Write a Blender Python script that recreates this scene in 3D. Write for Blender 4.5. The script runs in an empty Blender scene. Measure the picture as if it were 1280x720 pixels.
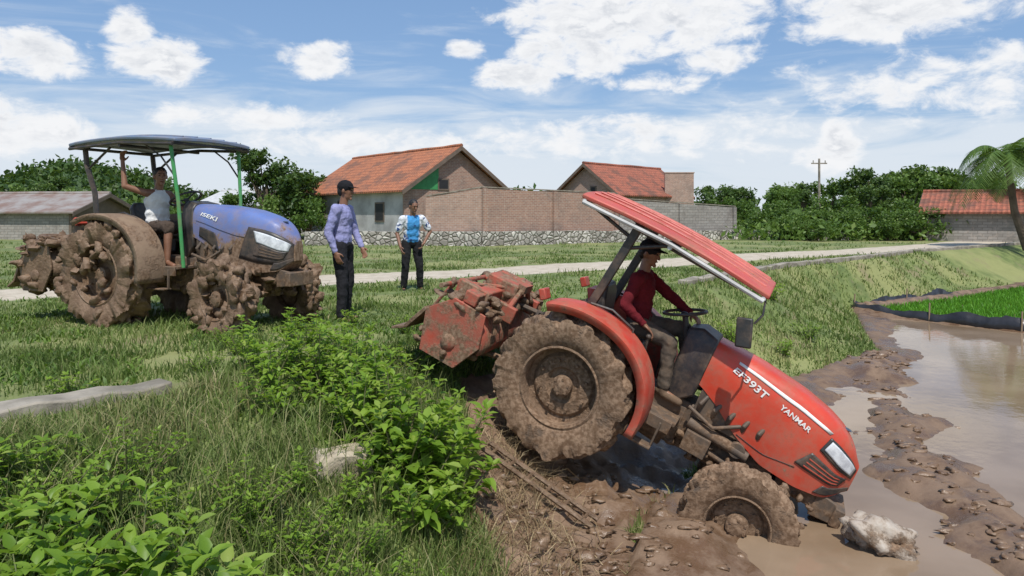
import bpy, math, random, numpy as np
from mathutils import Vector, Matrix, Euler
random.seed(3); rng=np.random.default_rng(5)
sc=bpy.context.scene
R=math.radians
WATER=-1.2
def link(o):
    sc.collection.objects.link(o); return o

# ------------------------------------------------------------------ node helpers
class N:
    def __init__(s,nt): s.nt=nt
    def n(s,t,**kw):
        nd=s.nt.nodes.new(t)
        for k,v in kw.items(): setattr(nd,k,v)
        return nd
    def put(s,sock,v):
        if isinstance(v,bpy.types.NodeSocket): s.nt.links.new(v,sock)
        else: sock.default_value=v
    def m(s,op,a,b=0.0,c=0.0,clamp=False):
        nd=s.n('ShaderNodeMath',operation=op,use_clamp=clamp)
        s.put(nd.inputs[0],a); s.put(nd.inputs[1],b)
        s.put(nd.inputs[2],c)
        return nd.outputs[0]
    def mix(s,f,a,b):
        nd=s.n('ShaderNodeMix',data_type='RGBA')
        s.put(nd.inputs[0],f)
        s.put(nd.inputs[6],a if isinstance(a,bpy.types.NodeSocket) else (*a[:3],1))
        s.put(nd.inputs[7],b if isinstance(b,bpy.types.NodeSocket) else (*b[:3],1))
        return nd.outputs[2]
    def noise(s,vec,scale,detail=4,rough=.55,dist=0):
        nd=s.n('ShaderNodeTexNoise'); nd.inputs['Scale'].default_value=scale
        nd.inputs['Detail'].default_value=detail; nd.inputs['Roughness'].default_value=rough
        nd.inputs['Distortion'].default_value=dist
        if vec is not None: s.nt.links.new(vec,nd.inputs['Vector'])
        return nd.outputs[0]
    def ss(s,v,a,b,lo=0.,hi=1.):
        nd=s.n('ShaderNodeMapRange',interpolation_type='SMOOTHSTEP')
        s.put(nd.inputs[0],v); nd.inputs[1].default_value=a; nd.inputs[2].default_value=b
        nd.inputs[3].default_value=lo; nd.inputs[4].default_value=hi
        return nd.outputs[0]
    def bump(s,h,strength=.3,dist=.02):
        nd=s.n('ShaderNodeBump'); nd.inputs['Strength'].default_value=strength
        nd.inputs['Distance'].default_value=dist; s.nt.links.new(h,nd.inputs['Height'])
        return nd.outputs[0]
def newmat(name):
    m=bpy.data.materials.new(name); m.use_nodes=True
    nt=m.node_tree; nt.nodes.clear(); g=N(nt)
    out=g.n('ShaderNodeOutputMaterial'); p=g.n('ShaderNodeBsdfPrincipled')
    nt.links.new(p.outputs[0],out.inputs[0])
    return m,g,p,out
MUD1=(.135,.078,.042); MUD2=(.27,.18,.115)
def M(name,c1,c2=None,rough=.6,scale=4,bump=.15,bscale=30,metal=0,mud=0,mudlow=0,spec=.5,coat=0):
    """surface with colour variation and optional mud splashes (more mud lower down)"""
    m,g,p,out=newmat(name)
    tc=g.n('ShaderNodeTexCoord').outputs['Object']
    c2=c2 or tuple(x*.75 for x in c1)
    nz=g.noise(tc,scale,4,.6)
    col=g.mix(g.ss(nz,.3,.7),c1,c2); rg=rough
    fine=g.noise(tc,bscale,4,.6)
    h=fine
    if mud or mudlow:
        mn=g.noise(tc,5,7,.72)
        z=g.n('ShaderNodeSeparateXYZ'); g.nt.links.new(tc,z.inputs[0])
        lowf=g.m('MULTIPLY',g.ss(z.outputs[2],-.25,.75,1,0),mudlow)
        tot=g.m('ADD',g.m('ADD',mn,lowf),mud)
        f=g.ss(tot,.60,.74)
        mc=g.mix(g.ss(fine,.35,.65),MUD1,MUD2)
        dust=g.m('MULTIPLY',g.ss(tot,.35,.7),.45)
        col=g.mix(dust,col,MUD2)
        col=g.mix(f,col,mc)
        rg=g.ss(tot,.45,.7,rough,.85)
        h=g.m('ADD',g.m('MULTIPLY',fine,.5),g.m('MULTIPLY',f,1.2))
    g.put(p.inputs['Base Color'],col); g.put(p.inputs['Roughness'],rg)
    p.inputs['Metallic'].default_value=metal
    p.inputs['Specular IOR Level'].default_value=spec
    if coat: p.inputs['Coat Weight'].default_value=coat; p.inputs['Coat Roughness'].default_value=.2
    if bump: g.put(p.inputs['Normal'],g.bump(h,bump,.02))
    return m
def leafmat(name,ramp,trans=.35,rough=.5,tcol=(.22,.34,.02)):
    m,g,p,out=newmat(name)
    at=g.n('ShaderNodeAttribute',attribute_name='rnd')
    oi=g.n('ShaderNodeObjectInfo')
    tc=g.n('ShaderNodeTexCoord').outputs['Object']
    v=g.m('ADD',at.outputs['Fac'],g.m('MULTIPLY',g.m('SUBTRACT',g.noise(tc,1.3,2),.5),.7))
    v=g.m('ADD',v,g.m('MULTIPLY',g.m('SUBTRACT',oi.outputs['Random'],.5),.25))
    cr=g.n('ShaderNodeValToRGB'); g.nt.links.new(v,cr.inputs[0])
    el=cr.color_ramp.elements
    while len(el)<len(ramp): el.new(.5)
    for e,(pos,c) in zip(el,ramp): e.position=pos; e.color=(*c,1)
    g.put(p.inputs['Base Color'],cr.outputs[0]); p.inputs['Roughness'].default_value=rough
    p.inputs['Specular IOR Level'].default_value=.35
    tr=g.n('ShaderNodeBsdfTranslucent'); 
    tcl=g.mix(.5,cr.outputs[0],tcol); g.nt.links.new(tcl,tr.inputs[0])
    mx=g.n('ShaderNodeMixShader'); mx.inputs[0].default_value=trans
    g.nt.links.new(p.outputs[0],mx.inputs[1]); g.nt.links.new(tr.outputs[0],mx.inputs[2])
    g.nt.links.new(mx.outputs[0],out.inputs[0])
    return m
# ------------------------------------------------------------------ mesh builder
def icosph(sub=1):
    import bmesh
    bm=bmesh.new(); bmesh.ops.create_icosphere(bm,subdivisions=sub,radius=1)
    v=np.array([x.co[:] for x in bm.verts]); f=np.array([[a.index for a in p.verts] for p in bm.faces]); bm.free()
    return v,f
class MB:
    def __init__(s): s.v=[]; s.f=[]; s.m=[]
    def add(s,vs,fs,mi=0):
        b=len(s.v); s.v+= [tuple(x) for x in vs]; s.f+=[tuple(b+i for i in f) for f in fs]; s.m+=[mi]*len(fs)
    def box(s,c,d,mi=0,rot=(0,0,0),taper=1):
        q=Euler(rot).to_matrix(); c=Vector(c); vs=[]
        for z in(-1,1):
            k=taper if z>0 else 1
            for x,y in((-1,-1),(1,-1),(1,1),(-1,1)): vs.append(c+q@Vector((x*d[0]/2*k,y*d[1]/2*k,z*d[2]/2)))
        s.add(vs,[(3,2,1,0),(4,5,6,7),(0,1,5,4),(1,2,6,5),(2,3,7,6),(3,0,4,7)],mi)
    def tube(s,pts,r,n=10,mi=0,close=True):
        pts=[Vector(p) for p in pts]; rs=r if isinstance(r,(list,tuple)) else [r]*len(pts)
        up=None; vs=[]; fs=[]
        for i,p in enumerate(pts):
            d=(pts[min(i+1,len(pts)-1)]-pts[max(i-1,0)]).normalized()
            if up is None: up=Vector((0,0,1)) if abs(d.z)<.9 else Vector((1,0,0))
            a=d.cross(up)
            if a.length<1e-4: a=d.cross(Vector((0,1,0)))
            a.normalize(); b=a.cross(d).normalized(); up=b
            for k in range(n):
                t=2*math.pi*k/n; vs.append(p+(a*math.cos(t)+b*math.sin(t))*rs[i])
        for i in range(len(pts)-1):
            for k in range(n):
                k2=(k+1)%n; fs.append((i*n+k,i*n+k2,(i+1)*n+k2,(i+1)*n+k))
        if close: fs+= [tuple(reversed(range(n))),tuple(range((len(pts)-1)*n,len(pts)*n))]
        s.add(vs,fs,mi)
    def rev(s,prof,c=(0,0,0),n=48,mi=0,fn=None):
        """revolve [(r,y)] about the Y axis"""
        vs=[];fs=[];k=len(prof)
        for i in range(n):
            a=2*math.pi*i/n
            for j,(r,y) in enumerate(prof):
                if fn: r,y=fn(a,j,r,y)
                vs.append((c[0]+r*math.cos(a),c[1]+y,c[2]+r*math.sin(a)))
        for i in range(n):
            i2=(i+1)%n
            for j in range(k-1): fs.append((i*k+j,i*k+j+1,i2*k+j+1,i2*k+j))
        s.add(vs,fs,mi)
    def ball(s,c,rad,ax=None,mi=0,sub=2):
        v,f=icosph(sub); c=Vector(c); rad=(rad,)*3 if not isinstance(rad,(tuple,list)) else rad
        ax=ax or (Vector((1,0,0)),Vector((0,1,0)),Vector((0,0,1)))
        s.add([c+ax[0]*(p[0]*rad[0])+ax[1]*(p[1]*rad[1])+ax[2]*(p[2]*rad[2]) for p in v],[tuple(int(i) for i in q) for q in f],mi)
    def cap(s,p0,p1,r0,r1,mi=0):
        p0=Vector(p0);p1=Vector(p1)
        s.ball(p0,r0*1.0,mi=mi); s.ball(p1,r1*1.0,mi=mi); s.tube([p0,p1],[r0*.985,r1*.985],14,mi)
    def plate(s,pts,ex,mi=0):
        n=len(pts); ex=Vector(ex); vs=[Vector(p) for p in pts]; vs+=[p+ex for p in vs]
        s.add(vs,[tuple(reversed(range(n))),tuple(range(n,2*n))]+[(i,(i+1)%n,n+(i+1)%n,n+i) for i in range(n)],mi)
    def grid(s,rows,mi=0):
        k=len(rows[0]); s.add([p for r in rows for p in r],[(i*k+j,i*k+j+1,(i+1)*k+j+1,(i+1)*k+j) for i in range(len(rows)-1) for j in range(k-1)],mi)
    def loft(s,rings,mi=0):
        k=len(rings[0]); L=len(rings)
        s.add([p for r in rings for p in r],[(i*k+j,i*k+(j+1)%k,(i+1)*k+(j+1)%k,(i+1)*k+j) for i in range(L-1) for j in range(k)]+[tuple(reversed(range(k))),tuple(range((L-1)*k,L*k))],mi)
    def obj(s,name,mats,parent=None,loc=None,rot=None,smooth=True,bevel=0,solid=0,angle=35,fixn=True):
        me=bpy.data.meshes.new(name); me.from_pydata(s.v,[],s.f)
        mats=mats if isinstance(mats,(list,tuple)) else [mats]
        for m in mats: me.materials.append(m)
        me.polygons.foreach_set('material_index',s.m)
        if fixn:
            import bmesh
            bm=bmesh.new(); bm.from_mesh(me); bmesh.ops.recalc_face_normals(bm,faces=bm.faces); bm.to_mesh(me); bm.free()
        if smooth: me.shade_smooth(); me.set_sharp_from_angle(angle=R(angle))
        o=link(bpy.data.objects.new(name,me))
        if parent: o.parent=parent
        if loc is not None: o.location=loc
        if rot is not None: o.rotation_euler=rot
        if solid:
            md=o.modifiers.new('s','SOLIDIFY'); md.thickness=solid; md.offset=0
        if bevel:
            md=o.modifiers.new('b','BEVEL'); md.width=bevel; md.segments=2; md.limit_method='ANGLE'; md.angle_limit=R(40)
        return o
def npmesh(name,V,F,mat,rnd=None,parent=None,smooth=False):
    me=bpy.data.meshes.new(name); V=np.asarray(V,dtype=np.float32); F=np.asarray(F,dtype=np.int32)
    me.vertices.add(len(V)); me.vertices.foreach_set('co',V.ravel())
    k=F.shape[1]; me.loops.add(F.size); me.loops.foreach_set('vertex_index',F.ravel())
    me.polygons.add(len(F)); me.polygons.foreach_set('loop_start',np.arange(0,F.size,k,dtype=np.int32))
    me.polygons.foreach_set('loop_total',np.full(len(F),k,dtype=np.int32))
    me.update(calc_edges=True); me.validate()
    if rnd is not None:
        a=me.attributes.new('rnd','FLOAT','POINT'); a.data.foreach_set('value',np.asarray(rnd,dtype=np.float32))
    if smooth: me.shade_smooth()
    me.materials.append(mat)
    o=link(bpy.data.objects.new(name,me))
    if parent: o.parent=parent
    return o
def empty(name,loc=(0,0,0),rot=(0,0,0),parent=None):
    o=bpy.data.objects.new(name,None); link(o); o.location=loc; o.rotation_euler=rot; o.empty_display_size=.2
    if parent: o.parent=parent
    return o
def tag(o,label,cat,group=None):
    o['label']=label; o['category']=cat
    if group: o['group']=group
    return o
# ------------------------------------------------------------------ numpy noise
TAB=rng.random((256,256))
def vn(x,y,seed=0):
    x=np.asarray(x,float)+seed*17.3; y=np.asarray(y,float)+seed*9.7
    xi=np.floor(x).astype(int); yi=np.floor(y).astype(int); fx=x-xi; fy=y-yi
    fx=fx*fx*(3-2*fx); fy=fy*fy*(3-2*fy)
    a=TAB[xi&255,yi&255]; b=TAB[(xi+1)&255,yi&255]; c=TAB[xi&255,(yi+1)&255]; d=TAB[(xi+1)&255,(yi+1)&255]
    return (a*(1-fx)+b*fx)*(1-fy)+(c*(1-fx)+d*fx)*fy
def fbm(x,y,s=1,o=4,seed=0):
    t=0;a=.5;tot=0
    for i in range(o): t=t+a*vn(np.asarray(x)*s,np.asarray(y)*s,seed+i*3); tot+=a; a*=.5; s*=2.03
    return t/tot
EDGE=[(-14,-4),(-6.0,2.7),(-3.5,4.95),(-2.5,5.85),(-1.3,7.4),(0,9.2),(2,12.2),(4.2,15),(7,18.6),(11,22.3),(14.6,26),(30,38),(400,300)]
FOOT=[(2.5,-30),(1.6,-8),(0.9,1),(0.65,4.3),(1.1,5.9),(1.9,7.2),(2.9,9),(4.1,10.9),(6.7,13.1),(7.6,15.5),(9,19),(12.5,21.5),(17.5,25.5),(31,35),(400,290)]
def pdist(x,y,P):
    d=np.full(np.shape(x),1e9)
    for (ax,ay),(bx,by) in zip(P[:-1],P[1:]):
        vx,vy=bx-ax,by-ay; t=np.clip(((x-ax)*vx+(y-ay)*vy)/(vx*vx+vy*vy),0,1)
        d=np.minimum(d,np.hypot(x-ax-t*vx,y-ay-t*vy))
    return d
def inpoly(x,y,P):
    r=np.zeros(np.shape(x),bool); n=len(P)
    for i in range(n):
        ax,ay=P[i]; bx,by=P[(i+1)%n]
        if ay==by: continue
        r^=((ay>y)!=(by>y))&(x<(bx-ax)*(y-ay)/(by-ay)+ax)
    return r
UP=EDGE+[(400,3000),(-3000,3000),(-3000,-4)]
LOW=FOOT+[(3000,290),(3000,-3000),(2.5,-3000)]
MUDP=[(-.1,2.5),(-.17,4.6),(-.25,5.6),(-.55,7.1),(.3,8.0),(2.2,8.9),(2.9,9),(1.9,7.2),(1.1,5.9),(.65,4.3),(.8,2)]
RIDGE=[(6.6,13.4),(5.9,11.5),(4.7,8.6),(3.9,6.6),(3.7,4.9)]
RICE=[(9.3,18.9),(11.2,15.9),(20,13.4),(30,22),(24,28.6),(17,24.2),(12.6,20.9)]
PATH=[(-30,3),(-14,9.6),(-8.5,12.4),(-3.3,15.2),(-.4,16.9),(6.2,21.7),(12.9,26.6),(30,41),(60,70)]
def sm(t): t=np.clip(t,0,1); return t*t*(3-2*t)
def ground(x,y):
    x=np.asarray(x,float); y=np.asarray(y,float)
    up=inpoly(x,y,UP); lo=inpoly(x,y,LOW)
    dE=pdist(x,y,EDGE); dF=pdist(x,y,FOOT)
    t=dE/(dE+dF+1e-6)
    wob=(fbm(x,y,.9,4,2)-.5)
    z=np.where(up,0.0,np.where(lo,WATER,WATER*(.25*t+.75*sm(t))))
    mid=~up&~lo
    z=z+np.where(mid,wob*.34*np.sin(np.pi*np.clip(t,0,1)),0)
    far=np.hypot(x,y)
    z=z+np.where(up,(fbm(x,y,.35,4,5)-.5)*.10*np.clip(dE/1.5,0,1),0)
    mud=(lo)|inpoly(x+ (fbm(x,y,2,3,8)-.5)*.5,y,MUDP)
    dr=pdist(x+(fbm(x,y,1.3,2,91)-.5)*.9,y,RIDGE)
    bed=.045-.135*sm(dF/1.3)+.16*np.exp(-(dr/.40)**2)*sm(fbm(x,y,1.1,3,22)*2.4-.55)+(fbm(x,y,1.3,4,11)-.5)*.15
    near=np.exp(-((x-1.05)**2+(y-5.2)**2)/.35)
    bed=bed+near*.10
    z=z+np.where(lo,bed,0)
    z=z+np.where(mud,.12*np.exp(-((x-.85)**2+(y-6.05)**2)/.06),0)
    z=z+np.where(mud,.10*np.exp(-((x-1.45)**2+(y-5.45)**2)/.05),0)
    cl=np.abs(fbm(x,y,2.6,4,31)-.5)*2
    z=z+np.where(mud,(.18*(1-cl)**2-.08)*np.clip(1.4-far/22,0.1,1)*np.where(lo,.38,.8),0)
    z=z+np.where(mud,(fbm(x,y,9,3,41)-.5)*np.where(lo,.03,.09)*np.clip(1.3-far/14,0,1),0)
    rice=inpoly(x,y,RICE); z=np.where(rice,WATER+.02,z)
    dR=pdist(x,y,RICE+[RICE[0]])
    z=np.where(lo&~rice,z+.16*np.exp(-((dR-.25)/.28)**2),z)
    return z,mud,up,lo,t
def gz(x,y): return float(ground(np.array([x]),np.array([y]))[0][0])
# ------------------------------------------------------------------ ground
ys=[1.2]
while ys[-1]<1500: ys.append(ys[-1]+max(.028,.0105*ys[-1]))
yb=[1.2]; st=.15
while yb[-1]>-900: yb.append(yb[-1]-st); st*=1.18
ys=np.array(yb[::-1][:-1]+ys)
xp=[0]
while xp[-1]<10: xp.append(xp[-1]+.045)
st=.055
while xp[-1]<1500: xp.append(xp[-1]+st); st*=1.075
xs=np.array([-a for a in xp[::-1]][:-1]+xp)
GX,GY=np.meshgrid(xs,ys); gx=GX.ravel(); gy=GY.ravel()
Z,mudm,upm,lom,tt=ground(gx,gy)
ny,nx=GX.shape
idx=np.arange(nx*ny).reshape(ny,nx)
F=np.stack([idx[:-1,:-1],idx[:-1,1:],idx[1:,1:],idx[1:,:-1]],-1).reshape(-1,4)
m,g,p,out=newmat('ground_soil_grass')
tc=g.n('ShaderNodeTexCoord').outputs['Object']
am=g.n('ShaderNodeAttribute',attribute_name='mud').outputs['Fac']
ap=g.n('ShaderNodeAttribute',attribute_name='path').outputs['Fac']
sx=g.n('ShaderNodeSeparateXYZ'); g.nt.links.new(tc,sx.inputs[0])
big=g.noise(tc,.35,4); mid=g.noise(tc,3,6,.65); fin=g.noise(tc,28,6,.7); med=g.noise(tc,1.1,5,.6)
grass=g.mix(g.ss(mid,.35,.65),(.085,.125,.030),(.17,.21,.062))
grass=g.mix(g.m('MULTIPLY',g.ss(big,.42,.62),.8),grass,(.26,.265,.10))
grass=g.mix(g.m('MULTIPLY',g.ss(med,.54,.68),.65),grass,(.22,.17,.10))
grass=g.mix(g.m('MULTIPLY',g.ss(fin,.52,.72),.5),grass,(.15,.115,.065))
mudc=g.mix(g.ss(mid,.35,.65),(.13,.075,.042),(.25,.165,.105))
mudc=g.mix(g.m('MULTIPLY',g.ss(fin,.5,.75),.4),mudc,(.32,.225,.15))
wet=g.ss(sx.outputs[2],WATER+.02,WATER+.22,1,0)
mudc=g.mix(g.m('MULTIPLY',wet,.40),mudc,(.10,.060,.036))
pathc=g.mix(g.ss(mid,.35,.7),(.54,.47,.37),(.40,.34,.25))
pathc=g.mix(g.m('MULTIPLY',g.ss(fin,.5,.7),.5),pathc,(.28,.24,.17))
pf=g.ss(g.m('ADD',ap,g.m('MULTIPLY',g.m('SUBTRACT',mid,.5),.9)),.45,.6)
mf=g.ss(g.m('ADD',am,g.m('MULTIPLY',g.m('SUBTRACT',mid,.5),.8)),.4,.6)
c=g.mix(pf,grass,pathc); c=g.mix(mf,c,mudc)
g.put(p.inputs['Base Color'],c)
wetf=g.m('MULTIPLY',mf,g.m('MULTIPLY',g.ss(sx.outputs[2],WATER+.05,WATER+.6,1,.35),g.ss(mid,.36,.56,1,.3)))
g.put(p.inputs['Roughness'],g.ss(wetf,0,1,.88,.20))
g.put(p.inputs['Normal'],g.bump(g.m('ADD',mid,g.m('MULTIPLY',fin,.45)),.5,.03))
go=npmesh('ground',np.stack([gx,gy,Z],1),F,m,smooth=True)
go['kind']='structure'
def fattr(o,n,v):
    a=o.data.attributes.new(n,'FLOAT','POINT'); a.data.foreach_set('value',np.asarray(v,dtype=np.float32))
fattr(go,'mud',mudm.astype(float))
dp=pdist(gx,gy,PATH); 
fattr(go,'path',np.clip(1.5-dp/1.15,0,1)*(~mudm))
# water
m,g,p,out=newmat('muddy_water')
tc=g.n('ShaderNodeTexCoord').outputs['Object']
nn=g.noise(tc,.7,4)
g.put(p.inputs['Base Color'],g.mix(g.ss(nn,.35,.65),(.21,.145,.09),(.29,.21,.14)))
p.inputs['Roughness'].default_value=.05; p.inputs['IOR'].default_value=1.33
g.put(p.inputs['Normal'],g.bump(g.noise(tc,7,4,.5),.08,.02))
mb=MB(); mb.add([(-2,-60,WATER),(400,-60,WATER),(400,60,WATER),(-2,60,WATER)],[(0,1,2,3)])
w=mb.obj('water',m,smooth=False); w['kind']='structure'
# ------------------------------------------------------------------ grass blades
def blades(name,X,Y,Zb,H,W,lean,mat,rnd,seed=0):
    n=len(X); a=rng.random(n)*2*np.pi; dx,dy=np.cos(a),np.sin(a); la=rng.random(n)*2*np.pi
    lx,ly=np.cos(la)*lean,np.sin(la)*lean
    B=np.stack([X,Y,Zb],1); side=np.stack([-dy,dx,np.zeros(n)],1)*W[:,None]*.5
    mid=B+np.stack([lx*H*.3,ly*H*.3,H*.55],1); tip=B+np.stack([lx*H,ly*H,H*(1-.25*lean)],1)
    V=np.stack([B-side,B+side,mid+side*.8,mid-side*.8,tip],1).reshape(-1,3)
    b=np.arange(n)[:,None]*5
    Fa=np.concatenate([b+np.array([[0,1,2]]),b+np.array([[0,2,3]]),b+np.array([[3,2,4]])],0)
    o=npmesh(name,V,Fa,mat,np.repeat(rnd,5)); o['kind']='stuff'; return o
gr_mat=leafmat('grass_blades',[(0,(.055,.09,.02)),(.35,(.115,.175,.036)),(.7,(.19,.255,.07)),(1,(.38,.34,.17))],.3,.6,(.21,.28,.05))
def samp(n,y0,y1,fr=.82):
    Y=np.exp(rng.uniform(math.log(y0),math.log(y1),n)); X=rng.uniform(-fr,fr,n)*Y
    return X,Y
KERB=[(-9.5,-.3),(-6.0,2.62),(-3.5,4.85),(-2.7,5.62)]
X,Y=samp(330000,2.2,26)
Zb,md,up,lo,t=ground(X,Y)
pth=pdist(X,Y,PATH)<1.2
ok=~md&~lo&~(pth&up)
clump=fbm(X,Y,2.2,3,51); patch_=fbm(X,Y,.7,3,55); p2=fbm(X,Y,1.4,4,57)
ok&=(clump>rng.uniform(.15,.5,len(X)))
ok&=~(up&(patch_+rng.normal(0,.05,len(X))<.42))
ok&=~(up&(p2+rng.normal(0,.05,len(X))<.40))
dk=pdist(X,Y,KERB)
ok&=~(dk<.17)
X,Y,Zb,up,t,clump,dk,patch_=[q[ok] for q in (X,Y,Zb,up,t,clump,dk,patch_)]
H=np.where(up,rng.uniform(.02,.065,len(X))*(1+.6*clump),rng.uniform(.06,.22,len(X))*(.4+clump))
nearleft=(~up)&(Y<6.5); H=np.where(nearleft,H*1.1,H)
H*=np.where((Y>6.5)&~up,.8,1)
H*=np.clip(.35+dk/.9,0,1)
W=(.0035+.0011*Y)*rng.uniform(.7,1.3,len(X))
blades('grass',X,Y,Zb-.01,H,W,rng.uniform(.1,.8,len(X)),gr_mat,np.clip(rng.normal(.42,.22,len(X))+ (clump-.5)*.5+(.5-patch_)*1.1,0,1))
X,Y=samp(26000,2.4,6.8); Zb,md,up,lo,t=ground(X,Y)
cl=fbm(X,Y,1.6,3,61); ok=~md&~lo&~up&(cl>.50)&(pdist(X,Y,KERB)>.7); X,Y,Zb,cl=[q[ok] for q in (X,Y,Zb,cl)]
blades('tall_grass',X,Y,Zb-.01,rng.uniform(.15,.48,len(X)),np.full(len(X),.006),rng.uniform(.2,.9,len(X)),gr_mat,np.clip(rng.normal(.68,.22,len(X)),0,1))
X,Y=samp(70000,4.5,34); Zb,md,up,lo,t=ground(X,Y); cl=fbm(X,Y,1.1,3,71)
ok=up&(cl>.56)&(pdist(X,Y,PATH)>1.1)&(pdist(X,Y,KERB)>.3); X,Y,Zb=[q[ok] for q in (X,Y,Zb)]
blades('grass_tufts',X,Y,Zb-.01,rng.uniform(.06,.17,len(X)),.004+.001*Y,rng.uniform(.2,.8,len(X)),gr_mat,np.clip(rng.normal(.5,.2,len(X)),0,1))
# low broadleaf weeds on the plateau
X,Y=samp(26000,4.8,16); Zb,md,up,lo,t=ground(X,Y); cl=fbm(X,Y,1.7,3,77)
ok=~lo&~md&(cl>.53)&(pdist(X,Y,PATH)>1.1)&(pdist(X,Y,KERB)>.25); X,Y,Zb=[q[ok] for q in (X,Y,Zb)]
weedm=leafmat('weed_leaves',[(0,(.04,.085,.015)),(.5,(.11,.20,.03)),(1,(.21,.31,.06))],.35,.5)
blades('ground_weeds',X,Y,Zb,rng.uniform(.04,.10,len(X)),rng.uniform(.015,.032,len(X)),rng.uniform(.6,1.6,len(X)),weedm,rng.random(len(X)))
# dry straw
st_mat=leafmat('dry_straw',[(0,(.10,.065,.035)),(.5,(.27,.19,.10)),(1,(.42,.33,.19))],.1,.8,(.3,.22,.1))
n=6500; X=rng.uniform(-.8,1.2,n); Y=rng.uniform(4.1,6.6,n); Zb,md,up,lo,t=ground(X,Y)
kp=(rng.random(n)<np.exp(-((X-.05)/.36)**2))&(Zb>WATER+.02); X,Y,Zb=X[kp],Y[kp],Zb[kp]; n=len(X)
blades('dry_straw',X,Y,Zb,rng.uniform(.04,.22,n),np.full(n,.006),rng.uniform(.6,2.6,n),st_mat,rng.random(n))
# rice
rice_mat=leafmat('rice_seedlings',[(0,(.07,.22,.014)),(.5,(.12,.36,.025)),(1,(.20,.45,.05))],.4,.5)
X=rng.uniform(9,24,90000); Y=rng.uniform(13.4,28.6,90000); ok=inpoly(X,Y,RICE)&(X<Y*.80); X,Y=X[ok],Y[ok]
blades('rice_seedlings',X,Y,np.full(len(X),WATER+.0),rng.uniform(.12,.22,len(X)),np.full(len(X),.03),rng.uniform(.1,.5,len(X)),rice_mat,rng.random(len(X)))
# mud clods
from mathutils import noise as mn
v0,f0=icosph(2)
V=[];Fa=[];b=0
clx=[]
for i in range(520):
    if i<270: x=random.gauss(.5,.5); y=random.gauss(5.3,.8)
    else:
        k=random.random()*4; a=int(k); q=k-a; x=RIDGE[a][0]*(1-q)+RIDGE[a+1][0]*q+random.gauss(0,.33); y=RIDGE[a][1]*(1-q)+RIDGE[a+1][1]*q+random.gauss(0,.33)
    clx.append((x,y))
cx=np.array(clx); cz,md,_,_,_=ground(cx[:,0],cx[:,1])
for i,(x,y) in enumerate(clx):
    if not md[i] or y<4.2 or cz[i]<WATER-.03: continue
    s=random.uniform(.015,.045)*(1 if random.random()<.85 else 1.7)
    nz=np.array([1+1.0*mn.noise(Vector(q*1.7)+Vector((i*3.1,0,0)))+.5*mn.noise(Vector(q*4.5)+Vector((i*3.1,5,0))) for q in v0])
    V.append(v0*nz[:,None]*np.array([s*random.uniform(.9,2.0),s*random.uniform(.8,1.4),s*.55])+np.array([x,y,cz[i]-s*.05])); Fa.append(f0+b); b+=len(v0)
mudmat=M('wet_mud',(.125,.072,.04),(.23,.15,.092),rough=.38,scale=6,bump=.5,bscale=25)
o=npmesh('mud_clods',np.concatenate(V),np.concatenate(Fa),mudmat,smooth=True); o['kind']='stuff'
# ------------------------------------------------------------------ kerb and canal walls
conc=M('weathered_concrete',(.36,.32,.26),(.17,.15,.115),rough=.9,scale=2.6,bump=.6,bscale=14)
def wallstrip(name,pts,w,z0,z1,mat,lab=None,cat=None,jit=0):
    mb=MB(); rings=[]
    fine=[]
    for (ax,ay),(bx,by) in zip(pts[:-1],pts[1:]):
        k=max(1,int(math.hypot(bx-ax,by-ay)/.22))
        for i in range(k): fine.append((ax+(bx-ax)*i/k,ay+(by-ay)*i/k))
    fine.append(pts[-1])
    for i,(x,y) in enumerate(fine):
        a=fine[max(0,i-1)]; c=fine[min(len(fine)-1,i+1)]; dx,dy=c[0]-a[0],c[1]-a[1]; L=math.hypot(dx,dy); nx_,ny_=-dy/L*w/2,dx/L*w/2
        j=random.uniform(-jit,jit); j2=random.uniform(-jit,jit)
        rings.append([(x-nx_,y-ny_,z0),(x+nx_,y+ny_,z0),(x+nx_*(1+j),y+ny_*(1+j),z1+j*.15),(x-nx_*(1+j2),y-ny_*(1+j2),z1+j2*.2)])
    mb.loft(rings); o=mb.obj(name,mat,bevel=.015)
    if lab: tag(o,lab,cat)
    else: o['kind']='structure'
    return o
wallstrip('kerb',KERB,.28,-.4,.06,conc,jit=.16)
wallstrip('canal_wall',[(3.3,13.9),(4.2,15.05),(7,18.65),(11,22.35),(14.6,26.05),(26,35)],.22,-.5,.09,conc,'low weathered concrete canal wall beside the path','wall',jit=.1)
mb=MB(); v,f=icosph(3)
mb.add([Vector((max(-.8,min(.8,q[0]*1.2))*.24,max(-.8,min(.8,q[1]*1.2))*.15,max(-.75,min(.75,q[2]*1.2))*.2))*(1+.30*mn.fractal(Vector(q)*1.8,.8,2,4)) for q in v],[tuple(int(i) for i in k) for k in f])
tag(mb.obj('concrete_block',M('pale_stone',(.48,.41,.30),(.26,.21,.15),rough=.9,bump=.7),loc=(-1.18,4.95,-.42),rot=(.1,.1,.6),angle=60),'broken pale concrete block half hidden in weeds','block')
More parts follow.
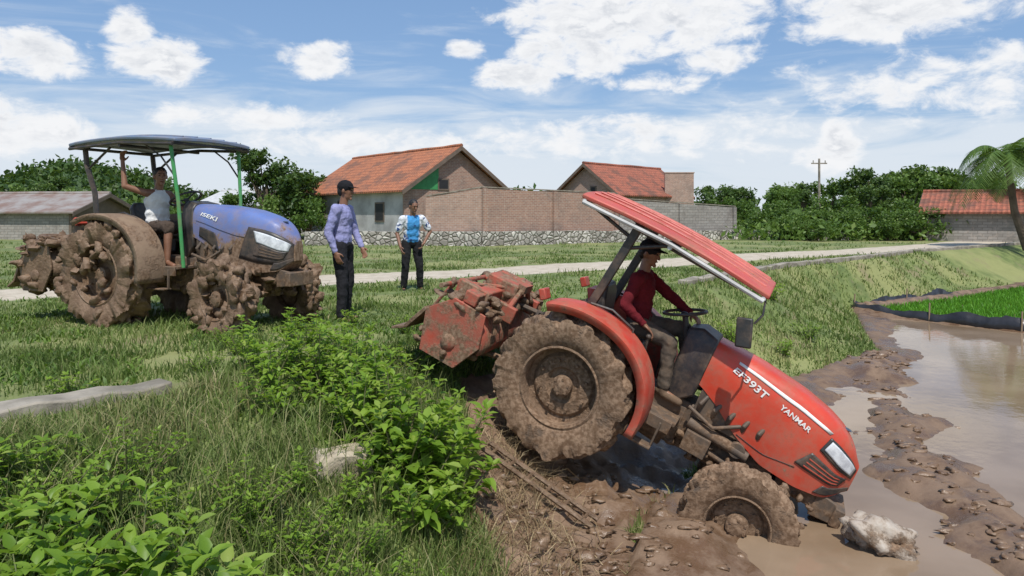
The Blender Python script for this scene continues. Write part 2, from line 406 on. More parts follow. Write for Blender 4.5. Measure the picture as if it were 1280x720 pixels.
# black plastic
blk=M('black_plastic_film',(.018,.018,.02),(.035,.035,.04),rough=.35,bump=.6,bscale=6)
mb=MB(); rows=[[],[]]
pl=[(13.4,21.9),(11.2,20.5),(9.05,19.1),(8.9,18.7),(10.0,17.0),(11.0,15.6),(14,14.6),(18,13.6)]
for (ax,ay),(bx,by) in zip(pl[:-1],pl[1:]):
    k=max(2,int(math.hypot(bx-ax,by-ay)/.12))
    for i in range(k):
        x=ax+(bx-ax)*i/k; y=ay+(by-ay)*i/k; h=.25+.05*math.sin(x*3.1)+.04*math.sin(y*7.7)+random.uniform(-.02,.02)
        rows[0].append((x+random.uniform(-.03,.03),y-.08,WATER-.1)); rows[1].append((x,y+random.uniform(-.04,.04),WATER+h))
mb.grid(rows); tag(mb.obj('plastic_fence',blk,solid=.004),'low black plastic film barrier around the rice seedlings','fence')
stk=M('wood_stake',(.3,.22,.14),rough=.9)
for i,(x,y) in enumerate([(9.05,19.05),(9.9,17.1),(11.0,15.55),(11.2,20.45)]):
    mb=MB(); mb.tube([(x,y,WATER-.2),(x+.02,y,WATER+.45)],.018,6); tag(mb.obj('stake',stk),'thin wooden stake holding black plastic film','stake','stakes around the seedlings')
# ------------------------------------------------------------------ buildings
def brickmat(name,c1,c2,mortar,sc_=4.2,streak=.5):
    m,g,p,out=newmat(name)
    tc=g.n('ShaderNodeTexCoord').outputs['Object']; s=g.n('ShaderNodeSeparateXYZ'); g.nt.links.new(tc,s.inputs[0])
    cb=g.n('ShaderNodeCombineXYZ'); g.nt.links.new(g.m('ADD',s.outputs[0],s.outputs[1]),cb.inputs[0]); g.nt.links.new(s.outputs[2],cb.inputs[1])
    b=g.n('ShaderNodeTexBrick'); g.nt.links.new(cb.outputs[0],b.inputs['Vector']); b.inputs['Scale'].default_value=sc_
    b.inputs['Color1'].default_value=(*c1,1); b.inputs['Color2'].default_value=(*c2,1); b.inputs['Mortar'].default_value=(*mortar,1)
    b.inputs['Mortar Size'].default_value=.035; b.inputs['Brick Width'].default_value=.9; b.inputs['Row Height'].default_value=.32
    nz=g.noise(tc,.8,5,.65)
    col=g.mix(g.m('MULTIPLY',g.ss(nz,.45,.7),streak),b.outputs[0],(.15,.13,.115))
    nz2=g.noise(tc,7,4)
    col=g.mix(g.m('MULTIPLY',g.ss(nz2,.5,.7),.35),col,(.5,.42,.35))
    g.put(p.inputs['Base Color'],col); p.inputs['Roughness'].default_value=.9
    g.put(p.inputs['Normal'],g.bump(b.outputs[1],-.4,.02)); return m
brick=brickmat('old_red_brick',(.36,.20,.14),(.27,.15,.11),(.40,.34,.28))
brick2=brickmat('pale_brick',(.42,.26,.19),(.31,.19,.14),(.42,.36,.31))
block=brickmat('grey_blocks',(.34,.32,.29),(.25,.235,.21),(.2,.18,.16),2.2,.6)
plaster=M('grey_plaster',(.50,.49,.47),(.30,.29,.28),rough=.9,scale=.9,bump=.2)
dark=M('dark_opening',(.02,.02,.022),rough=.7)
wood=M('grey_wood',(.16,.12,.09),rough=.8,scale=3)
greenp=M('green_paint',(.05,.28,.09),rough=.6)
def tilemat(name,c1,c2,c3):
    m,g,p,out=newmat(name); tc=g.n('ShaderNodeTexCoord').outputs['Object']
    s=g.n('ShaderNodeSeparateXYZ'); g.nt.links.new(tc,s.inputs[0])
    w1=g.m('SINE',g.m('MULTIPLY',s.outputs[0],28)); w2=g.m('FRACT',g.m('MULTIPLY',s.outputs[2],5.5))
    nz=g.noise(tc,1.0,6,.7); n2=g.noise(tc,9,3)
    col=g.mix(g.ss(n2,.35,.65),c1,c2); col=g.mix(g.m('MULTIPLY',g.ss(nz,.45,.62),.85),col,c3)
    col=g.mix(g.m('MULTIPLY',g.ss(w2,.75,1),.6),col,(.05,.025,.018)); col=g.mix(g.m('MULTIPLY',g.ss(w1,.3,1),.4),col,(.08,.035,.02))
    g.put(p.inputs['Base Color'],col); p.inputs['Roughness'].default_value=.85
    g.put(p.inputs['Normal'],g.bump(g.m('ADD',w1,w2),.5,.03)); return m
tile=tilemat('orange_clay_tiles',(.50,.19,.09),(.36,.125,.06),(.20,.10,.065))
tile2=tilemat('red_clay_tiles',(.42,.14,.08),(.30,.09,.055),(.15,.075,.052))
def house(label,mid,ang,L,hw,eave,ridge,wallm,gablem,roofm,ov=.35,doors=(),green=False):
    """long axis = local x; near gable at x=0, house runs to x=L"""
    e=empty('house',(mid[0],mid[1],-.03),(0,0,ang)); tag(e,label,'house')
    t=.15
    for sy in(-1,1):
        mb=MB(); mb.box((L/2,sy*(hw-t/2),eave/2),(L-2*t-.01,t,eave)); mb.obj('wall',wallm,e,smooth=False)
    for x0 in(0,L-t):
        mb=MB(); mb.plate([(x0,-hw,0),(x0,hw,0),(x0,hw,eave),(x0,0,ridge-.05),(x0,-hw,eave)],(t,0,0)); mb.obj('gable_wall',gablem,e,smooth=False)
    sl=(ridge-eave)/hw; mb=MB()
    for sy in(-1,1):
        y1=hw+ov; ze=eave-ov*sl+.06; zr=ridge+.06
        mb.plate([(-ov,0,zr),(L+ov,0,zr),(L+ov,sy*y1,ze),(-ov,sy*y1,ze)],(0,0,.09))
    r=mb.obj('roof',roofm,e,smooth=False)
    mb=MB(); mb.tube([(-ov+k*(L+2*ov)/14,0,ridge+.14+random.uniform(-.02,.02)) for k in range(15)],.1,8); mb.obj('ridge_cap',roofm,r)
    for sy in(-1,1):
        for xx in(-ov-.03,L+ov+.003):
            mb=MB(); mb.plate([(xx,sy*.002,ridge-.09),(xx,sy*(hw+ov),eave-ov*sl-.09),(xx,sy*(hw+ov),eave-ov*sl+.12),(xx,sy*.002,ridge+.12)],(.027,0,0)); mb.obj('bargeboard',wood,r,smooth=False)
    for (x,y,z,wd,h,ax,kind) in doors:
        mb=MB(); mb2=MB()
        if ax=='x': mb.box((x,y,z),(wd,.06,h)); mb2.box((x,y+(.005 if y>0 else -.005),z),(wd-.16,.062,h-.16))
        else: mb.box((x,y,z),(.06,wd,h)); mb2.box((x-.005,y,z),(.062,wd-.16,h-.16))
        o=mb.obj(kind,wood,e,smooth=False); mb2.obj('pane' if kind=='window' else 'panel',dark,o,smooth=False)
    return e
a1=math.atan2(8,-6.95)
h1=house('old brick house with orange clay tiles and grey plaster side',(-2.8,37),a1,10.6,3.2,2.63,4.75,plaster,brick,tile,doors=[(2.3,3.21,1.5,.9,1.0,'x','window'),(6.3,3.21,1.1,1.0,2.1,'x','door'),(8.8,3.21,1.5,.9,1.0,'x','window'),(-.01,.9,2.9,.7,.6,'y','window')])
mb=MB(); mb.plate([(-.03,1.2,2.62),(-.03,3.15,2.62),(-.03,3.15,2.75),(-.03,1.2,3.8)],(.02,0,0)); mb.obj('gable_panel',greenp,h1,smooth=False)
a2=math.atan2(5.8,5.9)
house('brick house with reddish clay tile roof behind a brick wall',(4.96,48),a2,8.3,2.6,2.75,4.65,brick2,brick2,tile2,doors=[(-.01,-.6,3.0,.5,.5,'y','window')])
mb=MB(); mb.box((0,0,2.1),(2.0,.2,4.2)); mb.box((0,0,4.24),(2.1,.26,.08)); tag(mb.obj('brick_wall',brick2,loc=(11.6,50,0),smooth=False),'tall unfinished brick wall panel beside the tiled house','wall')
def walln(name,label,a,b,h0,h1,mat,piers=3.0,t=.14,z0=-.05,coping=True):
    L=math.hypot(b[0]-a[0],b[1]-a[1]); ang=math.atan2(b[1]-a[1],b[0]-a[0])
    k=max(2,int(L/.6)); mb=MB(); rings=[]
    for i in range(k+1):
        x=L*i/k; h=h0+(h1-h0)*i/k+random.uniform(-.03,.03); rings.append([(x,0,z0),(x,t,z0),(x,t,h),(x,0,h)])
    mb.loft(rings)
    o=mb.obj(name,mat,loc=(a[0],a[1],0),rot=(0,0,ang),smooth=False); tag(o,label,'wall')
    if coping:
        mb=MB(); mb.plate([(-.02,-.03,h0+.032),(L+.02,-.03,h1+.032),(L+.02,-.03,h1+.075),(-.02,-.03,h0+.075)],(0,t+.06,0)); mb.obj('coping',conc,o,smooth=False)
    if piers:
        k=int(L/piers)
        for i in range(k+1):
            x=.12+i*(L-.24)/max(k,1); hh=h0+(h1-h0)*x/L; mb=MB(); mb.box((x,-.06,(hh+z0)/2-.01),(.22,.114,hh-z0))
            mb.obj('pier',mat,o,smooth=False)
    return o
walln('brick_wall','long red brick perimeter wall with piers on stone base',(-1.3,31),(5.2,35.6),2.48,2.35,brick)
walln('brick_wall','short sloping section of red brick perimeter wall',(-3.8,31.7),(-1.32,31.02),2.1,2.48,brick2,piers=0)
walln('block_wall','grey concrete block perimeter wall stepping down',(5.25,35.65),(12.4,40),2.1,1.75,block)
def cobmat():
    m,g,p,out=newmat('cobble_stones'); tc=g.n('ShaderNodeTexCoord').outputs['Object']
    vo=g.n('ShaderNodeTexVoronoi'); vo.inputs['Scale'].default_value=4.5; g.nt.links.new(tc,vo.inputs['Vector'])
    ve=g.n('ShaderNodeTexVoronoi',feature='DISTANCE_TO_EDGE'); ve.inputs['Scale'].default_value=4.5; g.nt.links.new(tc,ve.inputs['Vector'])
    s=g.n('ShaderNodeSeparateColor'); g.nt.links.new(vo.outputs['Color'],s.inputs[0])
    col=g.mix(s.outputs[0],(.24,.22,.19),(.60,.57,.51)); col=g.mix(g.ss(ve.outputs[0],0,.09,1,0),col,(.10,.085,.065))
    g.put(p.inputs['Base Color'],col); p.inputs['Roughness'].default_value=.9; g.put(p.inputs['Normal'],g.bump(g.ss(ve.outputs[0],0,.2),.8,.05)); return m
cob=cobmat()
walln('stone_wall','low cobble stone base wall below the brick wall',(-9,31.2),(-3.85,31.3),.62,.62,cob,piers=0,t=.4,coping=False)
walln('stone_wall','low cobble stone base wall below the brick wall',(-3.8,31.2),(-1.32,30.6),.62,.62,cob,piers=0,t=.35,coping=False)
walln('stone_wall','low cobble stone base wall below the brick wall',(-1.25,30.6),(12.6,39.4),.62,.5,cob,piers=0,t=.35,coping=False)
walln('stone_wall','low cobble stone terrace wall at the edge of the garden',(12.7,38.6),(17.4,37.2),.5,.42,cob,piers=0,t=.35,coping=False)
tin=M('rusty_corrugated_tin',(.30,.28,.26),(.20,.13,.10),rough=.6,scale=1.2,bump=.1)
house('long low shed with grey corrugated roof',(-23.2,41),math.pi-.12,16,2.6,1.5,2.45,block,wood,tin)
house('small shed with pale tin roof behind trees',(-15.0,48),math.pi-.5,6,2.2,2.0,2.9,plaster,plaster,M('pale_tin',(.6,.6,.58),rough=.5))
house('low farm hut with rusty red roof and grey wall',(22.4,38.5),-.62,9,2.2,1.5,2.45,block,block,tile2)
# utility pole
mb=MB(); mb.tube([(25.6,60,0),(25.6,60,6.0)],[.13,.09],8); mb.box((25.6,60,5.6),(1.3,.1,.1))
for k in(-.5,0,.5): mb.tube([(25.6+k,60,5.66),(25.6+k,60,5.85)],.04,6)
tag(mb.obj('utility_pole',conc),'grey concrete utility pole with crossarm above trees','pole')
# ------------------------------------------------------------------ trees
bark=M('bark',(.15,.115,.08),(.08,.06,.045),rough=.95,bump=.6)
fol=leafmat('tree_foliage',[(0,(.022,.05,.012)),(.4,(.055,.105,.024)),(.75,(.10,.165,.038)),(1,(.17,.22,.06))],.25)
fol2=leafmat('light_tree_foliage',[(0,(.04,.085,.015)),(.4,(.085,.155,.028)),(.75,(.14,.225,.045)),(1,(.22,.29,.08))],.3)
def cards(C,size,outward=None):
    n=len(C); s=size*rng.uniform(.6,1.3,n)
    a=rng.normal(size=(n,3)); a/=np.linalg.norm(a,axis=1)[:,None]
    b=np.cross(a,rng.normal(size=(n,3))); b/=np.linalg.norm(b,axis=1)[:,None]
    c=np.cross(a,b)
    V=np.stack([C-a*s[:,None]*.5,C+b*s[:,None]*.28+c*s[:,None]*.06,C+a*s[:,None]*.55,C-b*s[:,None]*.28+c*s[:,None]*.06],1).reshape(-1,3)
    Fq=np.arange(n*4).reshape(n,4); return V,Fq
def crown(h0,h,r,n,size,lobes=9):
    P=[];Rn=[]
    L=[]
    for i in range(lobes):
        a=random.random()*6.283; q=random.uniform(.1,.8); L.append((math.cos(a)*q*r,math.sin(a)*q*r,h0+(h-h0)*random.uniform(.22,.85),r*random.uniform(.22,.46)))
    for (x,y,z,rr) in L:
        k=n//lobes; d=rng.normal(size=(k,3)); d/=np.linalg.norm(d,axis=1)[:,None]
        rad=rr*(rng.random(k)**.4)*(1+.3*np.sin(d[:,0]*5+x)*np.cos(d[:,1]*6+y))
        q=d*rad[:,None]*np.array([1,1,.8])+np.array([x,y,z]); P.append(q)
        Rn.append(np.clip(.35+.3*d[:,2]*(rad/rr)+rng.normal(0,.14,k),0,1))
    return np.concatenate(P),np.concatenate(Rn),L
def make_tree(h,r,n,size,mat,lobes=9,h0=None,name='tree'):
    h0=h*.25 if h0 is None else h0
    C,rn,L=crown(h0,h,r,n,size,lobes)
    mb=MB(); mb.tube([(0,0,-.3),(.05,.03,h*.3),(-.03,.06,h*.6)],[h*.035,h*.026,h*.014],8)
    for (x,y,z,rr) in L: mb.tube([(0,0,h*.25),(x*.5,y*.5,z*.65),(x,y,z)],[h*.014,h*.010,h*.004],5)
    e=empty(name); tr=mb.obj('trunk',bark,e)
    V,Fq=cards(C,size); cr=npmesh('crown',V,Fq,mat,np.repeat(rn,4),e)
    return e
def copy_thing(e,loc,rz,s,label,cat,group):
    c=e.copy(); link(c); c.location=loc; c.rotation_euler=(0,0,rz); c.scale=(s,)*3 if not isinstance(s,tuple) else s
    for ch in list(e.children):
        k=ch.copy(); link(k); k.parent=c
    tag(c,label,cat,group); return c
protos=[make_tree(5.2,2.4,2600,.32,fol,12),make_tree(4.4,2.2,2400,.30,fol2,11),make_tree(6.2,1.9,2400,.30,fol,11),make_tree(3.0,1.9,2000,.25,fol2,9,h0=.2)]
def T(k,x,y,s=1.,lab='leafy green tree with rounded uneven crown'):
    copy_thing(protos[k],(x,y,-.05),random.random()*6.28,(s*random.uniform(.9,1.15),s*random.uniform(.9,1.15),s),lab,'tree','trees around the village')
for (k,x,y,s) in [(2,-14.0,41,.86),(0,-12.0,40.5,.8),(3,-13.2,39,.8),(0,-10.6,46,.8),(1,-16.2,42,.6),(3,-10.9,39,.75),(0,-13.0,43,.85),(3,-26,47,.8),(1,-33,56,.75),(1,-40,60,.85),(3,-24,52,.9),(0,-22.5,56,.7),(2,-37,58,.75),
   (0,19,66,.85),(1,23,62,.8),(2,26,64,.7),(0,30,60,1.0),(1,34.5,58,1.1),(0,38,58,1.0),(1,41.5,62,1.0),(0,46,60,1.0),(2,50,62,.8),(0,27,54,.75),(1,33,50,.85),(3,22,50,.9),(3,19,52,.8),(1,38.5,50,.8),(0,43,52,.85),(1,17,58,.6),(3,29.5,45,.8),(3,26,46,.8),(0,32,41,.7),(3,2.2,47,.75),(1,36,42,.85),(1,29,66,1.0),(0,16,70,.8),(3,16,50,.8),(1,21,57,.75),
   (0,33,60,1.12),(1,31,56,1.0),(2,28.5,57,.85),(0,35.5,62,1.15),(1,25.5,68,.95),(0,22,70,.85)]:
    T(k,x,y,s)
for i in range(34):
    y=random.uniform(35.5,44); x=random.uniform(12.5,y*.62); T(3,x,y,random.uniform(.3,.6),'low leafy garden shrub on the terrace')
for e in protos:
    for ch in list(e.children): bpy.data.objects.remove(ch)
    bpy.data.objects.remove(e)
# banana plants in garden
fol2m=M('banana_stem',(.12,.17,.05),rough=.7)
def banana(x,y,h,seed):
    random.seed(seed); e=empty('banana_plant',(x,y,-.05)); tag(e,'banana plant with broad arching pale green leaves','plant','banana plants in the garden')
    mb=MB(); mb.tube([(0,0,0),(.03,0,h*.55)],[.11,.07],8); mb.obj('stem',fol2m,e)
    V=[];Fq=[];b=0;rn=[]
    for i in range(8):
        a=i*.8+random.random()*.4; L=h*random.uniform(.5,.75); d=(math.cos(a),math.sin(a)); k=7
        for j in range(k+1):
            t=j/k; rr=L*.65*t; zz=h*.5+L*(.75*t-.75*t*t*random.uniform(.9,1.1)); w=.19*math.sin(math.pi*min(1,t*.85+.15))+.01
            V+= [(d[0]*rr-d[1]*w,d[1]*rr+d[0]*w,zz+.04),(d[0]*rr,d[1]*rr,zz),(d[0]*rr+d[1]*w,d[1]*rr-d[0]*w,zz+.04)]; rn+=[random.uniform(.5,.9)]*3
        for j in range(k): q=b+j*3; Fq+=[(q,q+1,q+4,q+3),(q+1,q+2,q+5,q+4)]
        b=len(V)
    npmesh('leaves',V,Fq,fol2,rn,e,True)
for i,(x,y,h) in enumerate([(15.5,42,1.9),(17.2,41,2.1),(19.0,42,2.0),(20.6,40,1.8),(22.5,41,1.9),(14,43,1.6),(16.3,39,1.7),(18.4,38.5,1.8)]): banana(x,y,h,i)
random.seed(12)
# palm
def palm(x,y,h,lean):
    e=empty('palm_tree',(x,y,-.1)); tag(e,'coconut palm with drooping feathery fronds','tree')
    mb=MB(); mb.tube([(-lean,0,0),(-lean*.3,0,h*.4),(-.05,.05,h)],[.2,.15,.12],10); mb.obj('trunk',bark,e)
    V=[];Fq=[];rn=[]
    for i in range(20):
        a=i*2.4; el=random.uniform(.1,1.3); L=random.uniform(2.4,3.2); n=44; d=Vector((math.cos(a),math.sin(a),0)); sd=Vector((-d.y,d.x,0)); prev=None
        for j in range(n):
            t=j/n; p=Vector((-.05,.05,h))+d*(L*t*(1-.25*t)*math.cos(el*.6))+Vector((0,0,L*(math.sin(el)*t-1.0*t*t)))
            tn=(p-prev).normalized() if prev else d; prev=p
            ll=.62*math.sin(math.pi*min(1,t*.8+.12))+.08
            for sg in(-1,1):
                q=p+sd*sg*ll*.75+tn*ll*.45-Vector((0,0,ll*random.uniform(.3,.55))); w=tn*.028
                b=len(V); V+=[p-w,p+w,q+w*.3,q-w*.3]; Fq.append((b,b+1,b+2,b+3)); rn+=[random.uniform(.3,.8)]*4
    npmesh('fronds',[tuple(v) for v in V],Fq,fol2,rn,e)
palm(20.7,30,3.9,-.8)
palm(26.2,36,3.8,-.6)
# far forest + hills
def hillmesh(name,cx,cy,rx,ry,h,mat):
    V=[];k=60
    for i in range(k+1):
        for j in range(k+1):
            u=-1+2*i/k; v=-1+2*j/k; r=max(0,1-(u*u+v*v)); zz=h*(r**1.3)*(.75+.5*float(fbm(np.array([u*2+cx]),np.array([v*2]),1.5,3,3)[0]))
            V.append((cx+u*rx,cy+v*ry,zz-.5))
    Fq=[(i*(k+1)+j,(i+1)*(k+1)+j,(i+1)*(k+1)+j+1,i*(k+1)+j+1) for i in range(k) for j in range(k)]
    o=npmesh(name,V,Fq,mat,smooth=True); o['kind']='structure'; return np.array(V)
hillm=M('hill_green',(.035,.07,.03),(.06,.10,.04),rough=.95,scale=.2,bump=0)
hv=hillmesh('hill',-98,165,34,30,11,hillm)
def forest(name,C,size):
    V,Fq=cards(C,size); o=npmesh(name,V,Fq,fol,np.repeat(np.clip(rng.normal(.4,.2,len(C)),0,1),4)); o['kind']='stuff'
sel=hv[hv[:,2]>1]; i=rng.integers(0,len(sel),1200); cen=sel[i]+rng.normal(0,.5,(1200,3))*[1,1,0]
C=np.repeat(cen,11,0)+rng.normal(0,1,(1200*11,3))*[1.1,1.1,.8]+[0,0,.6]
forest('hill_forest',C,1.3)
xx=rng.uniform(-150,170,900); yy=105+rng.uniform(0,25,900)+np.abs(xx)*.1; hh=rng.uniform(1.0,3.6,900)*(.6+.9*vn(xx*.05,yy*0))
C=np.stack([np.repeat(xx,16),np.repeat(yy,16),np.zeros(900*16)],1)+rng.normal(0,1,(900*16,3))*[1.7,1.7,0]; C[:,2]=np.repeat(hh,16)*rng.random(900*16)**.6*1.35
forest('distant_forest',C,1.3)
xx=rng.uniform(12,34,500); yy=rng.uniform(36,46,500); hh=rng.uniform(.2,.9,500)
C=np.stack([np.repeat(xx,22),np.repeat(yy,22),np.zeros(11000)],1)+rng.normal(0,1,(11000,3))*[.5,.5,0]; C[:,2]=np.repeat(hh,22)*rng.random(11000)**.6*1.3
V,Fq=cards(C,.3); o=npmesh('undergrowth',V,Fq,fol2,np.repeat(np.clip(rng.normal(.5,.2,len(C)),0,1),4)); o['kind']='stuff'
# ------------------------------------------------------------------ foreground shrubs
leafT=np.array([(0,0,0),(.28,.30,.07),(.3,0,-.02),(.28,-.30,.07),(.62,.24,.03),(.65,0,-.06),(.62,-.24,.03),(1,0,-.18)])
leafF=np.array([(0,2,1),(0,3,2),(1,2,5),(1,5,4),(2,3,6),(2,6,5),(4,5,7),(5,6,7)])
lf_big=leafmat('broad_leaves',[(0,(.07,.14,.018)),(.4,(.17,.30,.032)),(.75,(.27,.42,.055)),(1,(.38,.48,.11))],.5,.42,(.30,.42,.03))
stemm=M('green_stem',(.12,.16,.05),(.16,.12,.07),rough=.7)
def shrub(h,spread,ns,lsz,seed,step=.05,start=.2):
    rd=random.Random(seed); e=empty('weed_shrub'); mb=MB(); V=[];Fl=[];rn=[];b=0
    for s in range(ns):
        a=rd.random()*6.283; q=spread*rd.random()**.6; H=h*rd.uniform(.5,1.0)*(1-.25*q/spread)
        bx,by=math.cos(a)*q*.25,math.sin(a)*q*.25; ex,ey=math.cos(a)*q,math.sin(a)*q
        fn=lambda t:Vector((bx+(ex-bx)*t**1.3,by+(ey-by)*t**1.3,H*(t-.08*t*t)))
        mb.tube([fn(i/5) for i in range(6)],[.006,.0055,.005,.004,.003,.002],5)
        k=max(4,int(H/step)); ph=rd.random()*6
        for j in range(k+1):
            t=start+(1-start)*j/k; p=fn(min(t,1)); ph+=2.4
            top=j>=k-1
            for m_ in range(2 if not top else 4):
                an=ph+m_*(math.pi if not top else 1.57)+rd.uniform(-.3,.3); el=rd.uniform(-.35,.5) if not top else rd.uniform(.3,.9)
                d=Vector((math.cos(an)*math.cos(el),math.sin(an)*math.cos(el),math.sin(el))); up=Vector((rd.uniform(-.3,.3),rd.uniform(-.3,.3),1))
                sd=d.cross(up).normalized(); n_=sd.cross(d); L=lsz*rd.uniform(.55,1.2)*(.75 if top else 1)
                d_,s_,u_=np.array(d),np.array(sd),np.array(n_); base=np.array(p)+d_*L*.18
                V.append(base+L*(leafT[:,0:1]*d_+leafT[:,1:2]*s_*rd.uniform(.7,1.05)+leafT[:,2:3]*u_*rd.uniform(.6,1.8))); Fl.append(leafF+b); b+=8
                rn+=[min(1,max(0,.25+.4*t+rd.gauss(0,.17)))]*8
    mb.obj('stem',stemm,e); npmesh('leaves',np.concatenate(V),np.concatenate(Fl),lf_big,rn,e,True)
    return e
S=[shrub(.62,.32,9,.110,1,.06,.3),shrub(.55,.36,10,.095,2,.06,.3),shrub(.70,.28,8,.08,3,.06,.35),shrub(.42,.30,20,.04,4,.03),shrub(.3,.22,12,.06,5),shrub(.55,.40,8,.13,6,.075,.3),shrub(.85,.18,4,.075,7,.06,.4)]
def SH(k,x,y,s,lab='leafy green weed shrub with broad pointed leaves on the bank'):
    copy_thing(S[k],(x,y,gz(x,y)-.03),random.random()*6.28,s,lab,'shrub','shrubs on the grassy bank')
for (k,x,y,s) in [(5,-2.05,3.15,1.2),(0,-1.75,3.35,1.3),(5,-1.45,3.25,1.25),(0,-1.25,3.05,1.1),(5,-1.75,2.95,1.2),(0,-2.35,3.5,1.1),(1,-1.1,3.4,1.0),(5,-2.1,2.75,1.0),(0,-1.5,2.75,.95),(5,-1.2,2.75,1.0),(5,-1.65,3.15,1.3),(5,-.95,2.95,.95),(5,-1.95,2.95,1.25),
   (2,-2.0,5.9,.95),(2,-1.75,6.1,1.0),(1,-1.5,5.8,.95),(2,-1.9,5.6,.9),(2,-1.35,6.2,1.05),(1,-1.75,5.35,.85),(2,-2.2,6.25,.8),(2,-1.2,5.75,1.0),(1,-1.55,6.35,.9),(6,-1.6,6.0,1.1),(6,-1.9,6.2,1.),(6,-1.3,6.0,1.1),(6,-2.2,6.0,.9),
   (0,-1.0,5.3,1.15),(0,-.8,5.15,1.3),(0,-.5,5.35,1.3),(1,-.85,5.6,1.25),(0,-.40,5.15,1.0),(1,-.9,5.0,.9),(0,-.62,4.75,.95),(2,-1.15,5.5,1.2),(1,-.45,4.85,.85),(6,-.85,5.3,1.35),(6,-.6,5.2,1.3),(6,-1.0,5.6,1.3),(6,-1.1,5.15,1.1),(5,-.65,5.0,1.2),
   (3,-.85,3.6,1.2),(3,-1.1,3.8,1.2),(3,-.65,3.75,1.0),(3,-.75,4.0,1.1),(3,-1.3,4.1,1.1),(3,-.95,4.3,1.0),(3,-.55,4.1,.9),(3,-1.6,4.3,1.1),(3,-.45,3.6,.9),(3,-.3,3.9,.8),(2,-1.35,4.6,.6),(4,-1.1,4.6,1.0),
   (4,-2.6,4.1,1.3),(4,-2.85,4.0,1.4),(1,-2.75,3.7,.9),(3,-2.3,4.3,1.2),(3,-2.5,3.8,1.2),(4,-2.2,4.0,1.5),(4,-1.9,4.0,1.3),(0,-2.55,3.3,1.0),
   (4,-1.0,6.9,1.2),(4,-.8,7.3,1.0),(4,-1.6,7.0,1.3),(4,-2.1,7.4,1.2),(2,-1.5,6.8,.7),(3,-2.6,6.9,.7),(3,-2.9,7.3,.7),(4,-2.4,8.2,.9),(4,-1.9,8.7,1.0),(3,-1.2,8.2,.8),(4,3.4,10.8,1.),(4,4.6,12.2,1.2),(3,5.4,13.2,1.1),(3,3.6,11.8,1.3),(4,5.2,14.5,1.5),(4,-3.3,5.4,.8),(3,-2.6,6.1,.7),(4,-4.2,5.0,.8)]:
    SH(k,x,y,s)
for e in S:
    for ch in list(e.children): bpy.data.objects.remove(ch)
    bpy.data.objects.remove(e)
# ------------------------------------------------------------------ tractors
rub=M('muddy_rubber',(.03,.028,.026),(.05,.045,.04),rough=.7,mud=.27,bump=.6)
steel=M('dark_steel',(.05,.047,.045),(.09,.075,.06),rough=.55,metal=.3,mud=.04,mudlow=.16)
blackp=M('black_plastic',(.022,.022,.024),(.035,.035,.035),rough=.45,mud=-.05,mudlow=.06)
glass=M('headlight_glass',(.75,.78,.80),(.5,.52,.55),rough=.08,spec=.9,bump=0,scale=20)
whitep=M('white_lettering',(.8,.8,.78),(.7,.7,.66),rough=.5,bump=0)
caked=M('caked_mud',(.12,.070,.038),(.22,.145,.09),rough=.6,scale=7,bump=.9,bscale=22)
chrome=M('mirror_glass',(.25,.28,.3),rough=.1,metal=.8,bump=0)
taillm=M('tail_lamp_red',(.5,.03,.02),rough=.2,mudlow=.1)
def lerp(tab,x):
    for (a,va),(b,vb) in zip(tab[:-1],tab[1:]):
        if x<=b: 
            t=(x-a)/(b-a); t=max(0,t); return va+(vb-va)*t
    return tab[-1][1]
def crv(tab,x): return (lerp(tab,x-.04)+2*lerp(tab,x)+lerp(tab,x+.04))/4
def lump(mb,c,rx,ry,rz,k=.75,f=22,sub=2):
    c=Vector(c); b0=len(mb.v); mb.ball(c,(rx,ry,rz),sub=sub)
    for i in range(b0,len(mb.v)):
        q=Vector(mb.v[i]); mb.v[i]=tuple(c+(q-c)*(1+k*mn.noise(q*f)+.4*mn.noise(q*f*2.7)))
